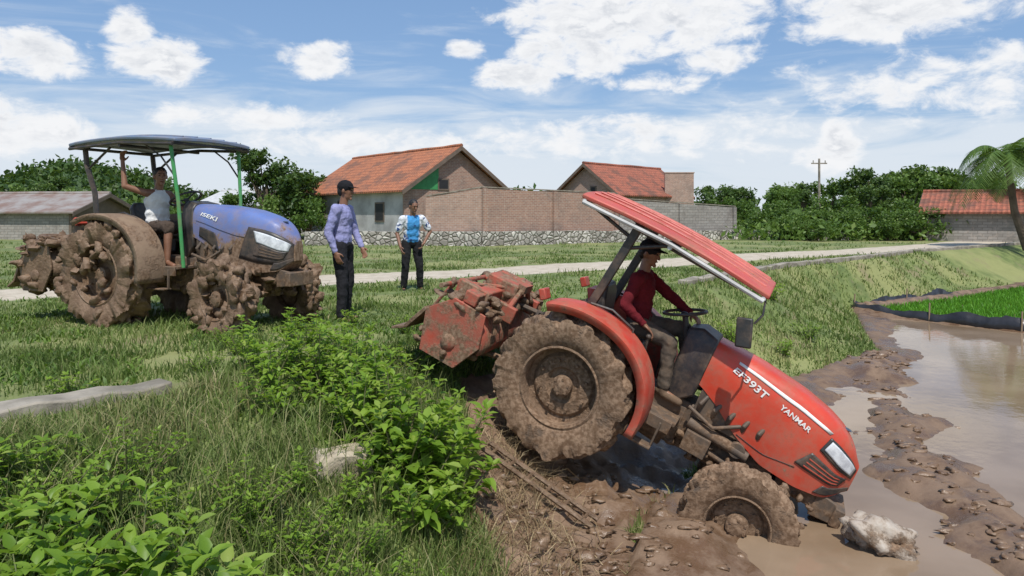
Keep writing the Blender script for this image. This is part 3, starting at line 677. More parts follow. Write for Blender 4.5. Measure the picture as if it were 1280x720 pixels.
def wheel(parent,x,y,z,Rr,w,lugs,mudk,rimmat,seed,steer=0,tyremat=None,clumps=0):
    rd=random.Random(seed); rr=Rr*.56
    e=MB(); e.rev([(0,.0),(.09,.0),(.09,.09),(.06,.11),(0,.11)] if y>0 else [(0,-.11),(.06,-.11),(.09,-.09),(.09,0),(0,0)],n=20)
    for k in range(6):
        a=k*math.pi/3; s=1 if y>0 else -1
        e.tube([(.066*math.cos(a),s*.08,.066*math.sin(a)),(.066*math.cos(a),s*.115,.066*math.sin(a))],.012,6)
    wh=e.obj('wheel',rimmat,parent,loc=(x,y,z),rot=(0,rd.random()*6,steer))
    prof=[];K=17
    prof.append((rr*.97,-w*.36)); prof.append((rr*1.04,-w*.45)); prof.append((rr+(Rr-rr)*.45,-w*.52)); prof.append((rr+(Rr-rr)*.78,-w*.50))
    for i in range(K):
        u=-1+2*i/(K-1); prof.append((Rr-.035-.03*abs(u)**3,u*w*.46))
    prof+= [(rr+(Rr-rr)*.78,w*.50),(rr+(Rr-rr)*.45,w*.52),(rr*1.04,w*.45),(rr*.97,w*.36)]
    tx=rd.random()*50
    def fn(a,j,r,yy):
        u=yy/(w*.46); q=0
        if r>rr+(Rr-rr)*.7:
            sgn=1 if u>0 else 0
            ph=(a*lugs/(2*math.pi)+abs(u)*.75+sgn*.5)%1
            hgt=max(0,min(1,(.26-abs(ph-.5))/.08)); 
            if abs(u)>.06: q=.042*hgt*(1 if abs(u)<=1.01 else .8)
        P=Vector((math.cos(a)*r*3+tx,yy*6,math.sin(a)*r*3))
        nz=mn.fractal(P*1.6,.9,2.1,5)
        if r>rr*1.05: r+=q*(1-.35*min(mudk,1))+nz*.024*(.5+2.0*mudk); yy+=nz*.022*(.3+1.5*mudk)*(1 if u>0 else -1)
        return r,yy
    t=MB(); t.rev(prof,n=260,fn=fn); t.obj('tyre',tyremat or rub,wh,angle=60)
    s=-1 if y<0 else 1
    rm=MB(); rm.rev([(rr*1.02,s*w*.44),(rr*.97,s*w*.46),(rr*.93,s*w*.40),(rr*.92,s*w*.05),(rr*.80,s*w*.02),(rr*.72,s*w*.10),(rr*.45,s*w*.13),(rr*.38,s*.02),(.05,s*.02)],n=56)
    rm.rev([(rr*.99,-s*w*.44),(rr*.9,-s*w*.3),(rr*.92,-s*w*.0)],n=56)
    for k in range(8):
        a=k*math.pi/4; rm.tube([(rr*.62*math.cos(a),s*w*.10,rr*.62*math.sin(a)),(rr*.62*math.cos(a),s*w*.19,rr*.62*math.sin(a))],.014,6)
    rm.obj('rim',rimmat,wh)
    if clumps:
        mb=MB()
        for k in range(clumps):
            a=rd.random()*6.283; q=Rr*rd.choice([rd.uniform(.9,1.03),rd.uniform(.5,1.0),rd.uniform(.2,.9)]); c=(q*math.cos(a),s*w*rd.uniform(.1,.5) if q<Rr*.9 else w*rd.uniform(-.5,.5),q*math.sin(a))
            lump(mb,c,rd.uniform(.03,.09),rd.uniform(.03,.06),rd.uniform(.03,.09))
        q=mb.obj('mud',caked,wh,angle=80); q['kind']='stuff'
    return wh
def textmesh(body,bold=0.02):
    cu=bpy.data.curves.new('t','FONT'); cu.body=body; cu.size=1; cu.offset=bold; cu.shear=.25
    o=bpy.data.objects.new('t',cu); link(o); bpy.context.view_layer.update()
    me=bpy.data.meshes.new_from_object(o.evaluated_get(bpy.context.evaluated_depsgraph_get()))
    v=np.array([q.co[:] for q in me.vertices]); f=[tuple(p.vertices) for p in me.polygons]
    bpy.data.objects.remove(o); return v,f
def tractor(label,loc,yaw,pitch,o):
    Rr,Rf=o['Rr'],o['Rf']; mats=o['mats']; paint,hoodm,rimm,canm,postm,fendm,tyrem=mats
    e=empty('tractor',rot=(0,pitch,yaw)); tag(e,label,'tractor')
    rot=Euler((0,pitch,yaw)).to_matrix(); e.location=Vector(loc)-rot@Vector((0,0,Rr))
    def A(mb,name,mat,parent=None,**k):
        if parent is None: return mb.obj(name,mat,e,loc=(0,0,Rr),**k)
        return mb.obj(name,mat,parent,**k)
    zf=o.get('zf',Rf-Rr); wb=o['wb']
    for s in(-1,1):
        wheel(e,0,s*.62,Rr,Rr,.36,o['lugs'],o['mudk'],rimm,3+s,tyremat=tyrem,clumps=o['clumps'])
        wheel(e,wb,s*.58,Rr+zf,Rf,.25,14,o['mudk']*.8,rimm,9+s,steer=o['steer'],tyremat=tyrem,clumps=o['clumps']//2)
    # chassis
    mb=MB(); mb.box((.35,0,.02),(1.3,.36,.38)); mb.box((-.12,0,.12),(.5,.44,.5)); mb.tube([(0,-.5,0),(0,.5,0)],.12,16); mb.box((1.35,0,.08),(.95,.34,.34)); mb.box((1.5,0,-.1),(1.0,.26,.16))
    mb.tube([(.1,0,-.12),(.9,0,-.2)],.09,12)
    ch=A(mb,'chassis',steel,bevel=.02)
    mb=MB()
    for i in range(5): mb.tube([(1.08+i*.13,-.2,.22),(1.08+i*.13,-.26,.32),(1.12+i*.13,-.2,.42)],.022,8)
    mb.box((1.35,-.1,.3),(.62,.26,.26)); mb.tube([(1.05,-.23,.12),(1.6,-.23,.08)],.05,12); mb.tube([(1.0,-.26,.25),(1.25,-.28,.18),(1.45,-.24,.3)],.018,8); mb.tube([(1.0,-.2,-.02),(1.75,-.2,-.1)],.03,8); mb.box((1.18,-.24,-.02),(.22,.12,.18)); mb.tube([(1.5,-.18,.1),(1.5,-.27,.1)],.07,16)
    A(mb,'engine',steel,bevel=.006)
    mb=MB(); mb.box((wb,0,zf+.02),(.16,.9,.13)); mb.box((wb,0,zf+.18),(.3,.24,.26))
    for s in(-1,1): mb.tube([(wb,s*.42,zf-.04),(wb,s*.46,zf+.2)],.075,12); mb.tube([(wb-.12,s*.44,zf),(wb-.14,s*.08,zf+.02)],.018,8)
    A(mb,'front_axle',steel,bevel=.01)
    mb=MB(); mb.box((2.12,0,.0),(.5,.3,.12)); mb.plate([(2.2,-.16,-.12),(2.42,-.16,-.1),(2.42,-.16,.06),(2.2,-.16,.1)],(0,.04,0)); mb.plate([(2.2,.12,-.12),(2.42,.12,-.1),(2.42,.12,.06),(2.2,.12,.1)],(0,.04,0)); mb.box((2.4,0,-.02),(.08,.42,.16)); A(mb,'front_bracket',steel,bevel=.01)
    # hood
    Wt=[(1.0,.262),(1.6,.268),(2.0,.25),(2.2,.215),(2.32,.15),(2.4,.06)]; 
    Zt=[(1.0,.86),(1.4,.84),(1.8,.785),(2.05,.715),(2.2,.645),(2.32,.54),(2.4,.40)]
    Zb=[(1.0,.46),(1.2,.36),(1.4,.22),(1.7,.08),(2.0,.05),(2.25,.07),(2.4,.20)]
    P=4.2
    def HP(x,r,s,off=0):
        def raw(x,r):
            w=crv(Wt,x); zt=crv(Zt,x); zb=crv(Zb,x); r=min(max(r,0),1)
            return Vector((x,s*w*(max(0,1-r**P))**(1/P)*(.9+.1*r),zb+(zt-zb)*r))
        p=raw(x,r)
        if off:
            r2=min(r,.97); a=raw(x+.01,r2)-raw(x-.01,r2); b=raw(x,r2+.01)-raw(x,r2-.01); n=a.cross(b).normalized()
            if n.y*s<0: n=-n
            p=p+n*off
        return p
    xsn=[1.0+1.4*i/36 for i in range(37)]; rs=[math.sin(math.pi/2*i/14)**.8 if i else 0 for i in range(15)]; rs[-1]=1
    rows=[]
    for x in xsn:
        rows.append([HP(x,r,-1) for r in rs]+[HP(x,r,1) for r in rs[::-1][1:]])
    mb=MB(); mb.grid(rows); k=len(rows[0])
    mb.add(rows[-1],[tuple(range(k))]); mb.add(rows[0],[tuple(range(k))])
    mb.grid([[HP(x,0,-1),HP(x,0,1)] for x in xsn])
    hood=A(mb,'hood',hoodm,angle=50)
    def patch(name,mat,quad,s,off,nx_=14,nr=8,thick=.006,parent=hood):
        (xa,ra),(xb,rb),(xc,rc),(xd,rd_)=quad; mb=MB(); rows=[]
        for i in range(nx_+1):
            u=i/nx_; row=[]
            for j in range(nr+1):
                v=j/nr; x=(xa*(1-u)+xb*u)*(1-v)+(xd*(1-u)+xc*u)*v; r=(ra*(1-u)+rb*u)*(1-v)+(rd_*(1-u)+rc*u)*v
                row.append(HP(x,r,s,off))
            rows.append(row)
        mb.grid(rows); return mb.obj(name,mat,parent,solid=thick)
    for s in(-1,1):
        if o['slat']:
            patch('headlight_housing',blackp,[(2.06,.58),(2.37,.45),(2.385,.80),(2.10,.80)],s,.004)
            patch('headlight',glass,[(2.09,.62),(2.35,.52),(2.365,.76),(2.12,.77)],s,.010)
        else:
            patch('nose_panel',blackp,[(1.72,.20),(2.385,.12),(2.39,.80),(1.86,.74)],s,.003)
            patch('headlight',glass,[(1.98,.52),(2.34,.42),(2.365,.70),(1.94,.70)],s,.010)
        patch('side_vent',blackp,[(1.93,.28),(2.30,.22),(2.34,.40),(2.02,.50)],s,.006)
        for q in range(3): patch('vent_slat',hoodm if o['slat'] else steel,[(2.0+.01*q,.30+q*.055),(2.29,.255+q*.05),(2.29,.27+q*.05),(2.0+.01*q,.315+q*.055)],s,.011,thick=.004)
        patch('lower_grille',blackp,[(2.15,.04),(2.39,.04),(2.39,.16),(2.2,.18)],s,.005)
        if not o['slat']: patch('side_grille',blackp,[(1.10,.14),(1.42,.12),(1.36,.44),(1.12,.40)] ,s,.005)
        for (xa,xb,ra,rb) in o['stripes']: patch('stripe',whitep,[(xa,ra),(xb,ra-.03),(xb+.02,rb-.03),(xa,rb)],s,.005,nr=3,thick=.002)
        patch('seam',blackp,[(1.05,.52),(2.05,.56),(2.05,.568),(1.05,.528)] if not o['slat'] else [(1.44,.03),(1.95,.22),(1.95,.228),(1.44,.04)],s,.004,nr=2,thick=.002)
    for (body,xa,xb,ra,rb) in o['text']:
        v,f=textmesh(body); lo_=v.min(0); hi=v.max(0)
        for s in(-1,1):
            mb=MB(); vs=[]
            for q in v:
                u=(q[0]-lo_[0])/(hi[0]-lo_[0]); t=(q[1]-lo_[1])/(hi[1]-lo_[1])
                x=(xa+(xb-xa)*u) if s<0 else (xb-(xb-xa)*u)
                drop=-.03*(x-xa)/(xb-xa)
                vs.append(HP(x,ra+(rb-ra)*t+drop,s,.0075))
            mb.add(vs,f); mb.obj('lettering',whitep,hood,smooth=False,fixn=False)
    mb=MB(); c=HP(2.2,1,-1); mb.ball(c,(.045,.035,.012)); mb.obj('emblem',chrome,hood)
    # cowl, dash, steering
    mb=MB(); mb.loft([[(1.0,-.25,.34),(1.0,.25,.34),(1.0,.25,.80),(1.0,.19,.865),(1.0,-.19,.865),(1.0,-.25,.80)],
                     [(.86,-.2,.2),(.86,.2,.2),(.84,.21,.80),(.84,.16,.90),(.84,-.16,.90),(.84,-.21,.80)],
                     [(.74,-.13,.15),(.74,.13,.15),(.72,.15,.78),(.72,.12,.85),(.72,-.12,.85),(.72,-.15,.78)]]); A(mb,'dashboard_cowl',blackp,bevel=.02)
    mb=MB(); ax=Vector((-.45,0,.89)).normalized(); c=Vector((.62,0,.93)); a_=Vector((0,1,0)); b_=ax.cross(a_)
    mb.tube([c+(a_*math.cos(t)+b_*math.sin(t))*.19 for t in [2*math.pi*i/32 for i in range(33)]],.014,8)
    for q in range(3): t=q*2.094+.5; mb.tube([c-ax*.02,c+(a_*math.cos(t)+b_*math.sin(t))*.185],.010,6)
    mb.ball(c-ax*.02,(.04,.04,.025)); mb.tube([c-ax*.02,c-ax*.25],.028,10); A(mb,'steering_wheel',blackp)
    # platform + steps
    mb=MB(); mb.box((.55,0,.09),(.85,.9,.035)); mb.box((.55,-.46,.05),(.8,.03,.11)); mb.box((.55,.46,.05),(.8,.03,.11))
    for s in(-1,1):
        mb.box((.72,s*.50,-.16),(.3,.12,.02)); mb.box((.59,s*.48,-.05),(.02,.03,.24)); mb.box((.86,s*.48,-.05),(.02,.03,.24))
    A(mb,'platform',steel,bevel=.006)
    mb=MB(); mb.tube([(.5,-.25,.15),(.48,-.27,.45),(.45,-.28,.62)],.012,6); mb.ball((.45,-.28,.64),.025); A(mb,'lever',blackp)
    mb=MB(); mb.tube([(.6,.22,.15),(.56,.24,.55)],.012,6); mb.ball((.56,.24,.57),.025); A(mb,'lever',blackp)
    mb=MB(); mb.loft([[(-.02,-.22,.44),(-.02,.22,.44),(-.02,.22,.53),(-.02,-.22,.53)],[(.2,-.25,.42),(.2,.25,.42),(.2,.25,.51),(.2,-.25,.51)],[(.42,-.22,.44),(.42,.22,.44),(.42,.22,.52),(.42,-.22,.52)]]); mb.loft([[(-.06,-.2,.46),(.02,-.2,.48),(.02,.2,.48),(-.06,.2,.46)],[(-.14,-.21,.8),(-.06,-.21,.8),(-.06,.21,.8),(-.14,.21,.8)],[(-.15,-.15,.88),(-.09,-.15,.88),(-.09,.15,.88),(-.15,.15,.88)]]); mb.box((.15,0,.34),(.3,.3,.2)); A(mb,'seat',blackp,bevel=.025)
    # fenders
    rf=Rr+.10
    for s in(-1,1):
        mb=MB(); rows=[]
        for i in range(29):
            t=R(122-128*i/28); c,sn=math.cos(t),math.sin(t); rr=rf*(1+.03*math.sin(3*t))
            rows.append([(c*(rr-.07),s*.80,sn*(rr-.07)),(c*(rr-.01),s*.805,sn*(rr-.01)),(c*rr,s*.78,sn*rr),(c*rr,s*.5,sn*rr),(c*rr,s*.44,sn*rr),(c*.38,s*.43,sn*.38-.02)])
        mb.grid(rows); fd=A(mb,'fender',fendm,solid=.012,angle=50)
        mb=MB(); mb.box((-.48,s*.62,.64),(.06,.14,.1),rot=(0,-.6,0)); mb.obj('tail_lamp',taillm,fd,bevel=.01)
        mb=MB(); mb.tube([(.35,s*.47,.52),(.33,s*.47,.68),(.1,s*.47,.75),(-.1,s*.47,.72)],.012,6); mb.obj('grab_rail',blackp,fd)
    # canopy
    zc=o['zc']; x0,x1,hwc=o['can']; fz=o.get('fz',0)
    mb=MB(); rings=[]
    for i in range(13):
        u=i/12; x=x0+(x1-x0)*u; eg=1-abs(2*u-1)**8*.05; crn=.05*(1-(2*u-1)**2)+fz*u
        top=[];bot=[]
        for j in range(13):
            v=-1+2*j/12; top.append((x,v*hwc*eg,zc+crn+.04*(1-v*v)**.7)); bot.append((x,v*hwc*eg*.985,zc+crn-.04+.03*(1-v*v)))
        rings.append(top+bot[::-1])
    mb.loft(rings); cn=A(mb,'canopy',canm,bevel=.012,angle=40)
    for j in range(1,6):
        yv=hwc*(-1+j/3); rows=[(x0+.06+(x1-x0-.12)*i/12, yv, zc+.05*(1-(2*(i/12*.93+.035)-1)**2)+fz*(i/12)+.04*(1-(yv/hwc)**2)**.7+.003) for i in range(13)]
        mb=MB(); mb.tube(rows,.012,6); mb.obj('rib',canm,cn)
    mb=MB(); und=o['under']
    for s in(-1,1): mb.tube([(x0+.03,s*(hwc-.03),zc-.065),((x0+x1)/2,s*(hwc-.03),zc-.02+fz*.5),(x1-.03,s*(hwc-.03),zc-.065+fz)],.020,8)
    for xx in(x0+.04,(x0+x1)/2,x1-.04): mb.tube([(xx,-hwc+.03,zc-.05+fz*(xx-x0)/(x1-x0)),(xx,hwc-.03,zc-.05+fz*(xx-x0)/(x1-x0))],.02,8)
    mb.obj('canopy_frame',und,cn)
    for s in(-1,1):
        mb=MB()
        if o['posts']=='rops':
            mb.box((-.06,s*.44,1.0),(.075,.06,1.02),rot=(0,.14,0)); mb.tube([(.02,s*.44,1.38),(x0+.15,s*(hwc-.1),zc-.08)],.018,8); mb.tube([(.0,s*.44,1.3),(x0+.95,s*(hwc-.08),zc-.06)],.018,8); mb.tube([(.02,s*.44,1.48),(x1-.25,s*(hwc-.08),zc-.07+fz*.85)],.018,8)
            if s>0: mb.box((.01,0,1.5),(.075,.94,.06))
            mb.box((-.14,s*.44,.5),(.2,.1,.12))
            A(mb,'canopy_post',blackp,bevel=.008)
        else:
            mb.tube([(-.38,s*.46,.6),(-.40,s*.48,1.0),(-.52,s*.5,1.35),(-.55,s*.5,zc-.06)],.032,8); mb.tube([(-.5,s*.5,1.3),(-.1,s*.5,zc-.06)],.015,8); A(mb,'rear_post',blackp)
            mb=MB(); mb.tube([(1.06,s*.44,.1),(1.04,s*.50,.9),(.96,s*.54,zc-.05)],.022,8); A(mb,'canopy_post',postm)
            mb=MB(); mb.tube([(.99,s*.52,1.2),(.8,s*.53,1.42),(.55,s*.54,zc-.05)],.011,8); A(mb,'brace',blackp)
    if o['posts']=='rops':
        s=-1
        mb=MB(); mb.tube([(x1-.02,s*(hwc-.08),zc-.05+fz),(x1+.01,s*(hwc-.0),zc-.16+fz),(x1-.02,s*(hwc+.02),zc-.25+fz)],.009,6); pr=A(mb,'mirror_arm',blackp)
        mb=MB(); mb.box((x1-.06,s*(hwc+.02),zc-.35+fz),(.13,.035,.24),rot=(0,-.35,-.2)); q=mb.obj('mirror',blackp,pr,bevel=.014)
    # hitch
    mb=MB()
    for s in(-1,1): mb.tube([(-.2,s*.25,-.12),(-.85,s*.36,-.12+o['lift'])],.028,8); mb.tube([(-.25,s*.2,.35),(-.55,s*.30,.38),(-.6,s*.33,-.05)],.024,8)
    mb.tube([(-.35,0,.3),(-.85,0,.35+o['lift'])],.025,8); A(mb,'hitch',steel)
    # tiller
    tl=o['tiller']; zt=o['lift']; cx=-1.10; mh=o['mh']
    mb=MB(); rows=[]
    W=.74
    for i in range(15):
        t=R(205-215*i/14); rr=.30
        rows.append([(cx+rr*math.cos(t),-W,zt+rr*math.sin(t)),(cx+rr*math.cos(t),W,zt+rr*math.sin(t))])
    mb.grid(rows); til=A(mb,'tiller',tl,solid=.02)
    for s in(-1,1):
        mb=MB(); mb.plate([(cx-.24,s*(W+.005),zt-.26),(cx+.14,s*(W+.005),zt-.26),(cx+.30,s*(W+.005),zt+.02),(cx+.24,s*(W+.005),zt+.32),(cx-.10,s*(W+.005),zt+.34),(cx-.33,s*(W+.005),zt+.12)],(0,s*.025,0)); mb.ball((cx,s*(W+.03),zt-.06),(.08,.03,.08)); mb.obj('side_plate',tl,til,bevel=.006)
    mb=MB(); mb.box((cx+.02,0,zt+.38),(.14,1.40,.12)); mb.box((cx+.05,0,zt+.42),(.34,.28,.22)); mb.box((cx-.05,-.5,zt+.38),(.34,.1,.16)); mb.box((cx-.05,.5,zt+.38),(.34,.1,.16)); mb.box((cx+.2,-.3,zt+.30),(.3,.06,.16)); mb.box((cx+.2,.3,zt+.30),(.3,.06,.16)); mb.obj('beam',tl,til,bevel=.012)
    mb=MB()
    for s in(-1,1): mb.tube([(cx+.25,s*.3,zt+.3),(cx+.24,s*.06,zt+mh)],.026,8); mb.tube([(cx+.24,s*.06,zt+mh),(cx-.35,s*.3,zt+.33)],.02,8)
    mb.box((cx+.24,0,zt+mh),(.08,.2,.08)); mb.tube([(cx-.3,-.7,zt+.36),(cx-.3,.7,zt+.36)],.024,10)
    for yv in(-.45,.45): mb.tube([(cx-.3,yv,zt+.36),(cx-.46,yv,zt-.1)],.016,6)
    mb.obj('mast',o['mastm'],til)
    mb=MB(); mb.plate([(cx-.33,-W,zt+.10),(cx-.33,W,zt+.10),(cx-.46,W,zt-.16),(cx-.46,-W,zt-.16)],(-.03,0,.02)); mb.plate([(cx-.47,-W,zt-.165),(cx-.47,W,zt-.165),(cx-.60,W,zt-.24),(cx-.60,-W,zt-.24)],(0,0,.03)); mb.obj('levelling_board',caked,til,bevel=.006)
    mb=MB(); mb.tube([(cx,-W,zt),(cx,W,zt)],.05,12)
    for i in range(18):
        yv=-W+.08+i*(2*W-.16)/17; a=i*1.3
        for q in range(2):
            a2_=a+q*math.pi; d=Vector((math.cos(a2_),0,math.sin(a2_))); n_=Vector((-d.z,0,d.x)); p0=Vector((cx,yv,zt))
            mb.tube([p0,p0+d*.14,p0+d*.23+n_*.05,p0+d*.26+n_*.12+Vector((0,.04,0))],[.014,.016,.014,.008],5)
    mb.obj('rotor_blades',caked,til)
    # caked lumps
    rd=random.Random(5); mb=MB(); big_=o['lumpsize']
    for i in range(o['lumps']):
        yv=rd.uniform(-W-.02,W+.02); xx=cx+rd.uniform(-.34,.30)
        zz=zt+rd.choice([rd.uniform(-.27,.05),rd.uniform(.26,.42),rd.uniform(-.2,.4) if abs(yv)>W*.8 else .32])
        lump(mb,(xx,yv,zz),rd.uniform(.03,.09)*big_,rd.uniform(.03,.10)*big_,rd.uniform(.02,.06)*big_)
    q=mb.obj('mud',caked,til,angle=80); q['kind']='stuff'
    mb=MB()
    for i in range(o['lumps']//2):
        lump(mb,(rd.uniform(.3,2.2),rd.uniform(-.32,.2),rd.uniform(-.2,.08)),rd.uniform(.02,.07)*big_,rd.uniform(.02,.06)*big_,rd.uniform(.02,.05)*big_)
    q=mb.obj('mud',caked,ch,angle=80); q['kind']='stuff'
    return e,rot
redp=M('red_paint',(.62,.060,.030),(.52,.048,.024),rough=.36,scale=2,bump=.05,mud=-.01,mudlow=.10,coat=.12)
redf=M('red_fender',(.56,.055,.029),(.44,.038,.022),rough=.42,scale=2,bump=.1,mud=.02,mudlow=.12)
redt=M('red_tiller',(.46,.055,.03),(.32,.035,.02),rough=.5,scale=3,bump=.25,mud=.13,mudlow=.05)
redc=M('red_canopy',(.56,.10,.075),(.46,.075,.058),rough=.5,scale=2,bump=.08,mud=-.01)
rimr=M('mud_rim',(.15,.092,.053),(.23,.15,.095),rough=.65,scale=6,bump=.6,mud=.2)
lightm=M('light_grey_frame',(.55,.55,.54),rough=.5)
AX=(.69,6.86,-.13); YAW=R(-22.3); PIT=R(24)
red,rrot=tractor('muddy red farm tractor with red canopy tilted nose-down in mud',AX,YAW,PIT,dict(Rr=.63,Rf=.46,zf=-.32,wb=1.72,lugs=18,mudk=.42,steer=.10,slat=True,clumps=0,
  mats=(redp,redp,rimr,redc,blackp,redf,rub),zc=1.58,fz=-.13,can=(-.54,1.21,.58),posts='rops',under=lightm,lift=-.08,mh=.52,tiller=redt,mastm=redt,lumps=150,lumpsize=.8,
  stripes=[(1.22,2.08,.845,.885)],text=[('EF393T',1.20,1.54,.69,.79),('YANMAR',1.66,1.93,.70,.765)]))
bluec=M('blue_grey_canopy',(.19,.25,.36),(.13,.18,.26),rough=.45,scale=2,bump=.05,mud=-.02)
fendb=M('mud_covered_fender',(.24,.17,.11),(.15,.10,.07),rough=.8,scale=5,bump=.5,mud=.12)
rimb=caked
hoodb=M('blue_hood_paint',(.13,.20,.46),(.10,.15,.37),rough=.35,scale=2,bump=.08,mud=-.01,mudlow=.85)
BX=(-4.70,9.36,.62); BY=R(-23)
blue,brot=tractor('muddy blue farm tractor with blue-grey canopy parked on grass',BX,BY,0,dict(Rr=.66,Rf=.44,wb=1.80,lugs=12,mudk=1.5,steer=-.15,slat=False,clumps=110,
  mats=(hoodb,hoodb,rimb,bluec,M('green_paint_post',(.06,.33,.10),rough=.5,mud=-.03),fendb,caked),zc=1.62,can=(-.72,1.10,.64),posts='four',under=blackp,lift=.02,mh=.6,tiller=caked,mastm=steel,lumps=230,lumpsize=1.3,
  stripes=[],text=[('ISEKI',1.12,1.40,.70,.79)]))
# ------------------------------------------------------------------ loose things by the red tractor
mb=MB(); a=Vector((-.25,5.95,gz(-.25,5.95)+.10)); b=Vector((.62,5.55,gz(.62,5.55)+.02)); sd=Vector((.06,.14,0))
mb.tube([a,b],.022,6); mb.tube([a+sd,b+sd],.022,6)
for i in range(6): q=a.lerp(b,(i+.5)/6); mb.tube([q,q+sd],.014,6)
tag(mb.obj('metal_ramp',caked),'mud-caked metal ladder ramp lying beside the rear wheel','ramp')
mb=MB(); v,f=icosph(4)
mb.add([Vector((q[0]*.27,q[1]*.18,q[2]*.15))*(1+.45*mn.fractal(Vector(q)*1.4,.8,2,4)) for q in v],[tuple(int(i) for i in k) for k in f])
rockm=M('pale_rock',(.50,.46,.40),(.30,.24,.18),rough=.85,scale=5,bump=.7,mudlow=.16)
tag(mb.obj('rock',rockm,loc=(2.86,5.5,WATER+.05),rot=(0,.25,-.3),angle=80),'pale white rock with mud in the paddy by the front wheel','rock')
# ------------------------------------------------------------------ people
skin=M('brown_skin',(.25,.125,.075),(.20,.095,.056),rough=.5,scale=8,bump=.05)
hairm=M('black_hair',(.012,.010,.009),rough=.6,bump=.3)
def remesh(mb,name,mat,parent,vox,smooth=4,folds=0,fscale=.09):
    o=mb.obj(name,mat,parent,fixn=True,smooth=False)
    md=o.modifiers.new('r','REMESH'); md.mode='VOXEL'; md.voxel_size=vox
    if smooth: s=o.modifiers.new('s','SMOOTH'); s.factor=.5; s.iterations=smooth
    if folds:
        tx=bpy.data.textures.new('f','CLOUDS'); tx.noise_scale=fscale; tx.noise_depth=2
        d=o.modifiers.new('d','DISPLACE'); d.texture=tx; d.strength=folds; d.mid_level=.5; d.texture_coords='LOCAL'
    bpy.context.view_layer.update()
    me=bpy.data.meshes.new_from_object(o.evaluated_get(bpy.context.evaluated_depsgraph_get()))
    o.modifiers.clear(); old=o.data; o.data=me; me.shade_smooth(); bpy.data.meshes.remove(old)
    return o
eyem=M('eye',(.03,.02,.015),rough=.2,bump=0); lipm=M('lips',(.14,.05,.04),rough=.5,bump=0)
def person(label,loc,yaw,J,shirt,trou,sleeve='long',leg='long',shoe=None,hat=None,headyaw=0,headpitch=0,curl=(.5,.5),palm=None,scale=1,fat=1.,shirtname='shirt'):
    V=lambda k:Vector(J[k])
    pel,chest,neck,head=V('pel'),V('chest'),V('neck'),V('head')
    left=(V('shL')-V('shR')).normalized(); up=(neck-pel).normalized(); fwd=left.cross(up).normalized(); ax=(fwd,left,up)
    hq=Euler((0,headpitch,headyaw)).to_matrix(); hx=[hq@Vector((1,0,0)),hq@Vector((0,1,0)),hq@Vector((0,0,1))]
    wa=pel.lerp(chest,.5)
    b=MB()
    b.ball(pel,(.10,.145,.11),ax); b.ball(wa,(.095*fat,.135,.15),ax); b.ball(chest,(.11,.155,.17),ax); b.cap(chest+up*.1-left*.07,V('shR'),.06,.05); b.cap(chest+up*.1+left*.07,V('shL'),.06,.05)
    b.cap(neck-up*.04,head-hx[2]*.04,.055,.05)
    b.ball(head+hx[2]*.02,(.095,.076,.10),hx); b.ball(head-hx[2]*.055+hx[0]*.022,(.066,.055,.062),hx); b.ball(head+hx[0]*.04-hx[2]*.01,(.055,.06,.075),hx)
    b.cap(head+hx[0]*.09+hx[2]*.012,head+hx[0]*.108-hx[2]*.025,.009,.014)
    b.cap(head+hx[0]*.088+hx[2]*.03+hx[1]*.03,head+hx[0]*.088+hx[2]*.03-hx[1]*.03,.011,.011)
    b.cap(head+hx[0]*.086-hx[2]*.056+hx[1]*.014,head+hx[0]*.086-hx[2]*.056-hx[1]*.014,.009,.009); b.ball(head+hx[0]*.078-hx[2]*.095,.02)
    for s in(-1,1): b.ball(head+hx[1]*s*.078-hx[2]*.005,(.018,.010,.030),hx)
    for i,sd in enumerate(('L','R')):
        b.cap(V('sh'+sd),V('el'+sd),.048,.036); b.cap(V('el'+sd),V('wr'+sd),.037,.025)
        b.cap(V('hip'+sd),V('kn'+sd),.082,.052); b.cap(V('kn'+sd),V('kn'+sd).lerp(V('an'+sd),.35),.05,.052); b.cap(V('kn'+sd).lerp(V('an'+sd),.35),V('an'+sd),.052,.036)
        toe=V('toe'+sd); an=V('an'+sd); b.cap(an-Vector((0,0,.03)),toe,.034,.028); b.ball(an+(toe-an)*-.2-Vector((0,0,.035)),.034)
        d=(V('wr'+sd)-V('el'+sd)).normalized()
        if palm and palm[i]: n=Vector(palm[i])
        else: n=-left if sd=='L' else left
        n=(n-d*n.dot(d)).normalized(); th=d.cross(n)*(1 if sd=='R' else -1); w=V('wr'+sd)
        b.ball(w+d*.05,(.052,.040,.017),(d,th,n)); b.cap(w,w+d*.03,.026,.022)
        cu=curl[i]
        for off,L in((.029,.070),(.010,.078),(-.009,.072),(-.028,.056)):
            p=w+d*.088+th*off; dd=d.copy(); 
            for sgm,fr in enumerate((.45,.32,.25)):
                aa=cu*(.6+.35*sgm); dd=(dd*math.cos(aa)+n*math.sin(aa)).normalized() if sgm else (d*math.cos(cu*.5)+n*math.sin(cu*.5)).normalized()
                q=p+dd*L*fr*1.1; b.cap(p,q,.0092,.0085); p=q
        p=w+d*.03+th*.03; q=p+(d*.6+th*.7+n*.3).normalized()*.035; b.cap(p,q,.013,.011); b.cap(q,q+(d*.85+th*.2+n*.45*cu*2).normalized()*.032,.011,.009)
    body=remesh(b,'person',skin,None,.0065,2)
    body.location=loc; body.rotation_euler=(0,0,yaw); body.scale=(scale,)*3; tag(body,label,'person')
    # shirt
    s=MB()
    s.ball(pel+up*.06,(.115*fat,.165,.12),ax); s.ball(wa,(.118*fat,.158,.16),ax); s.ball(chest,(.13,.176,.18),ax)
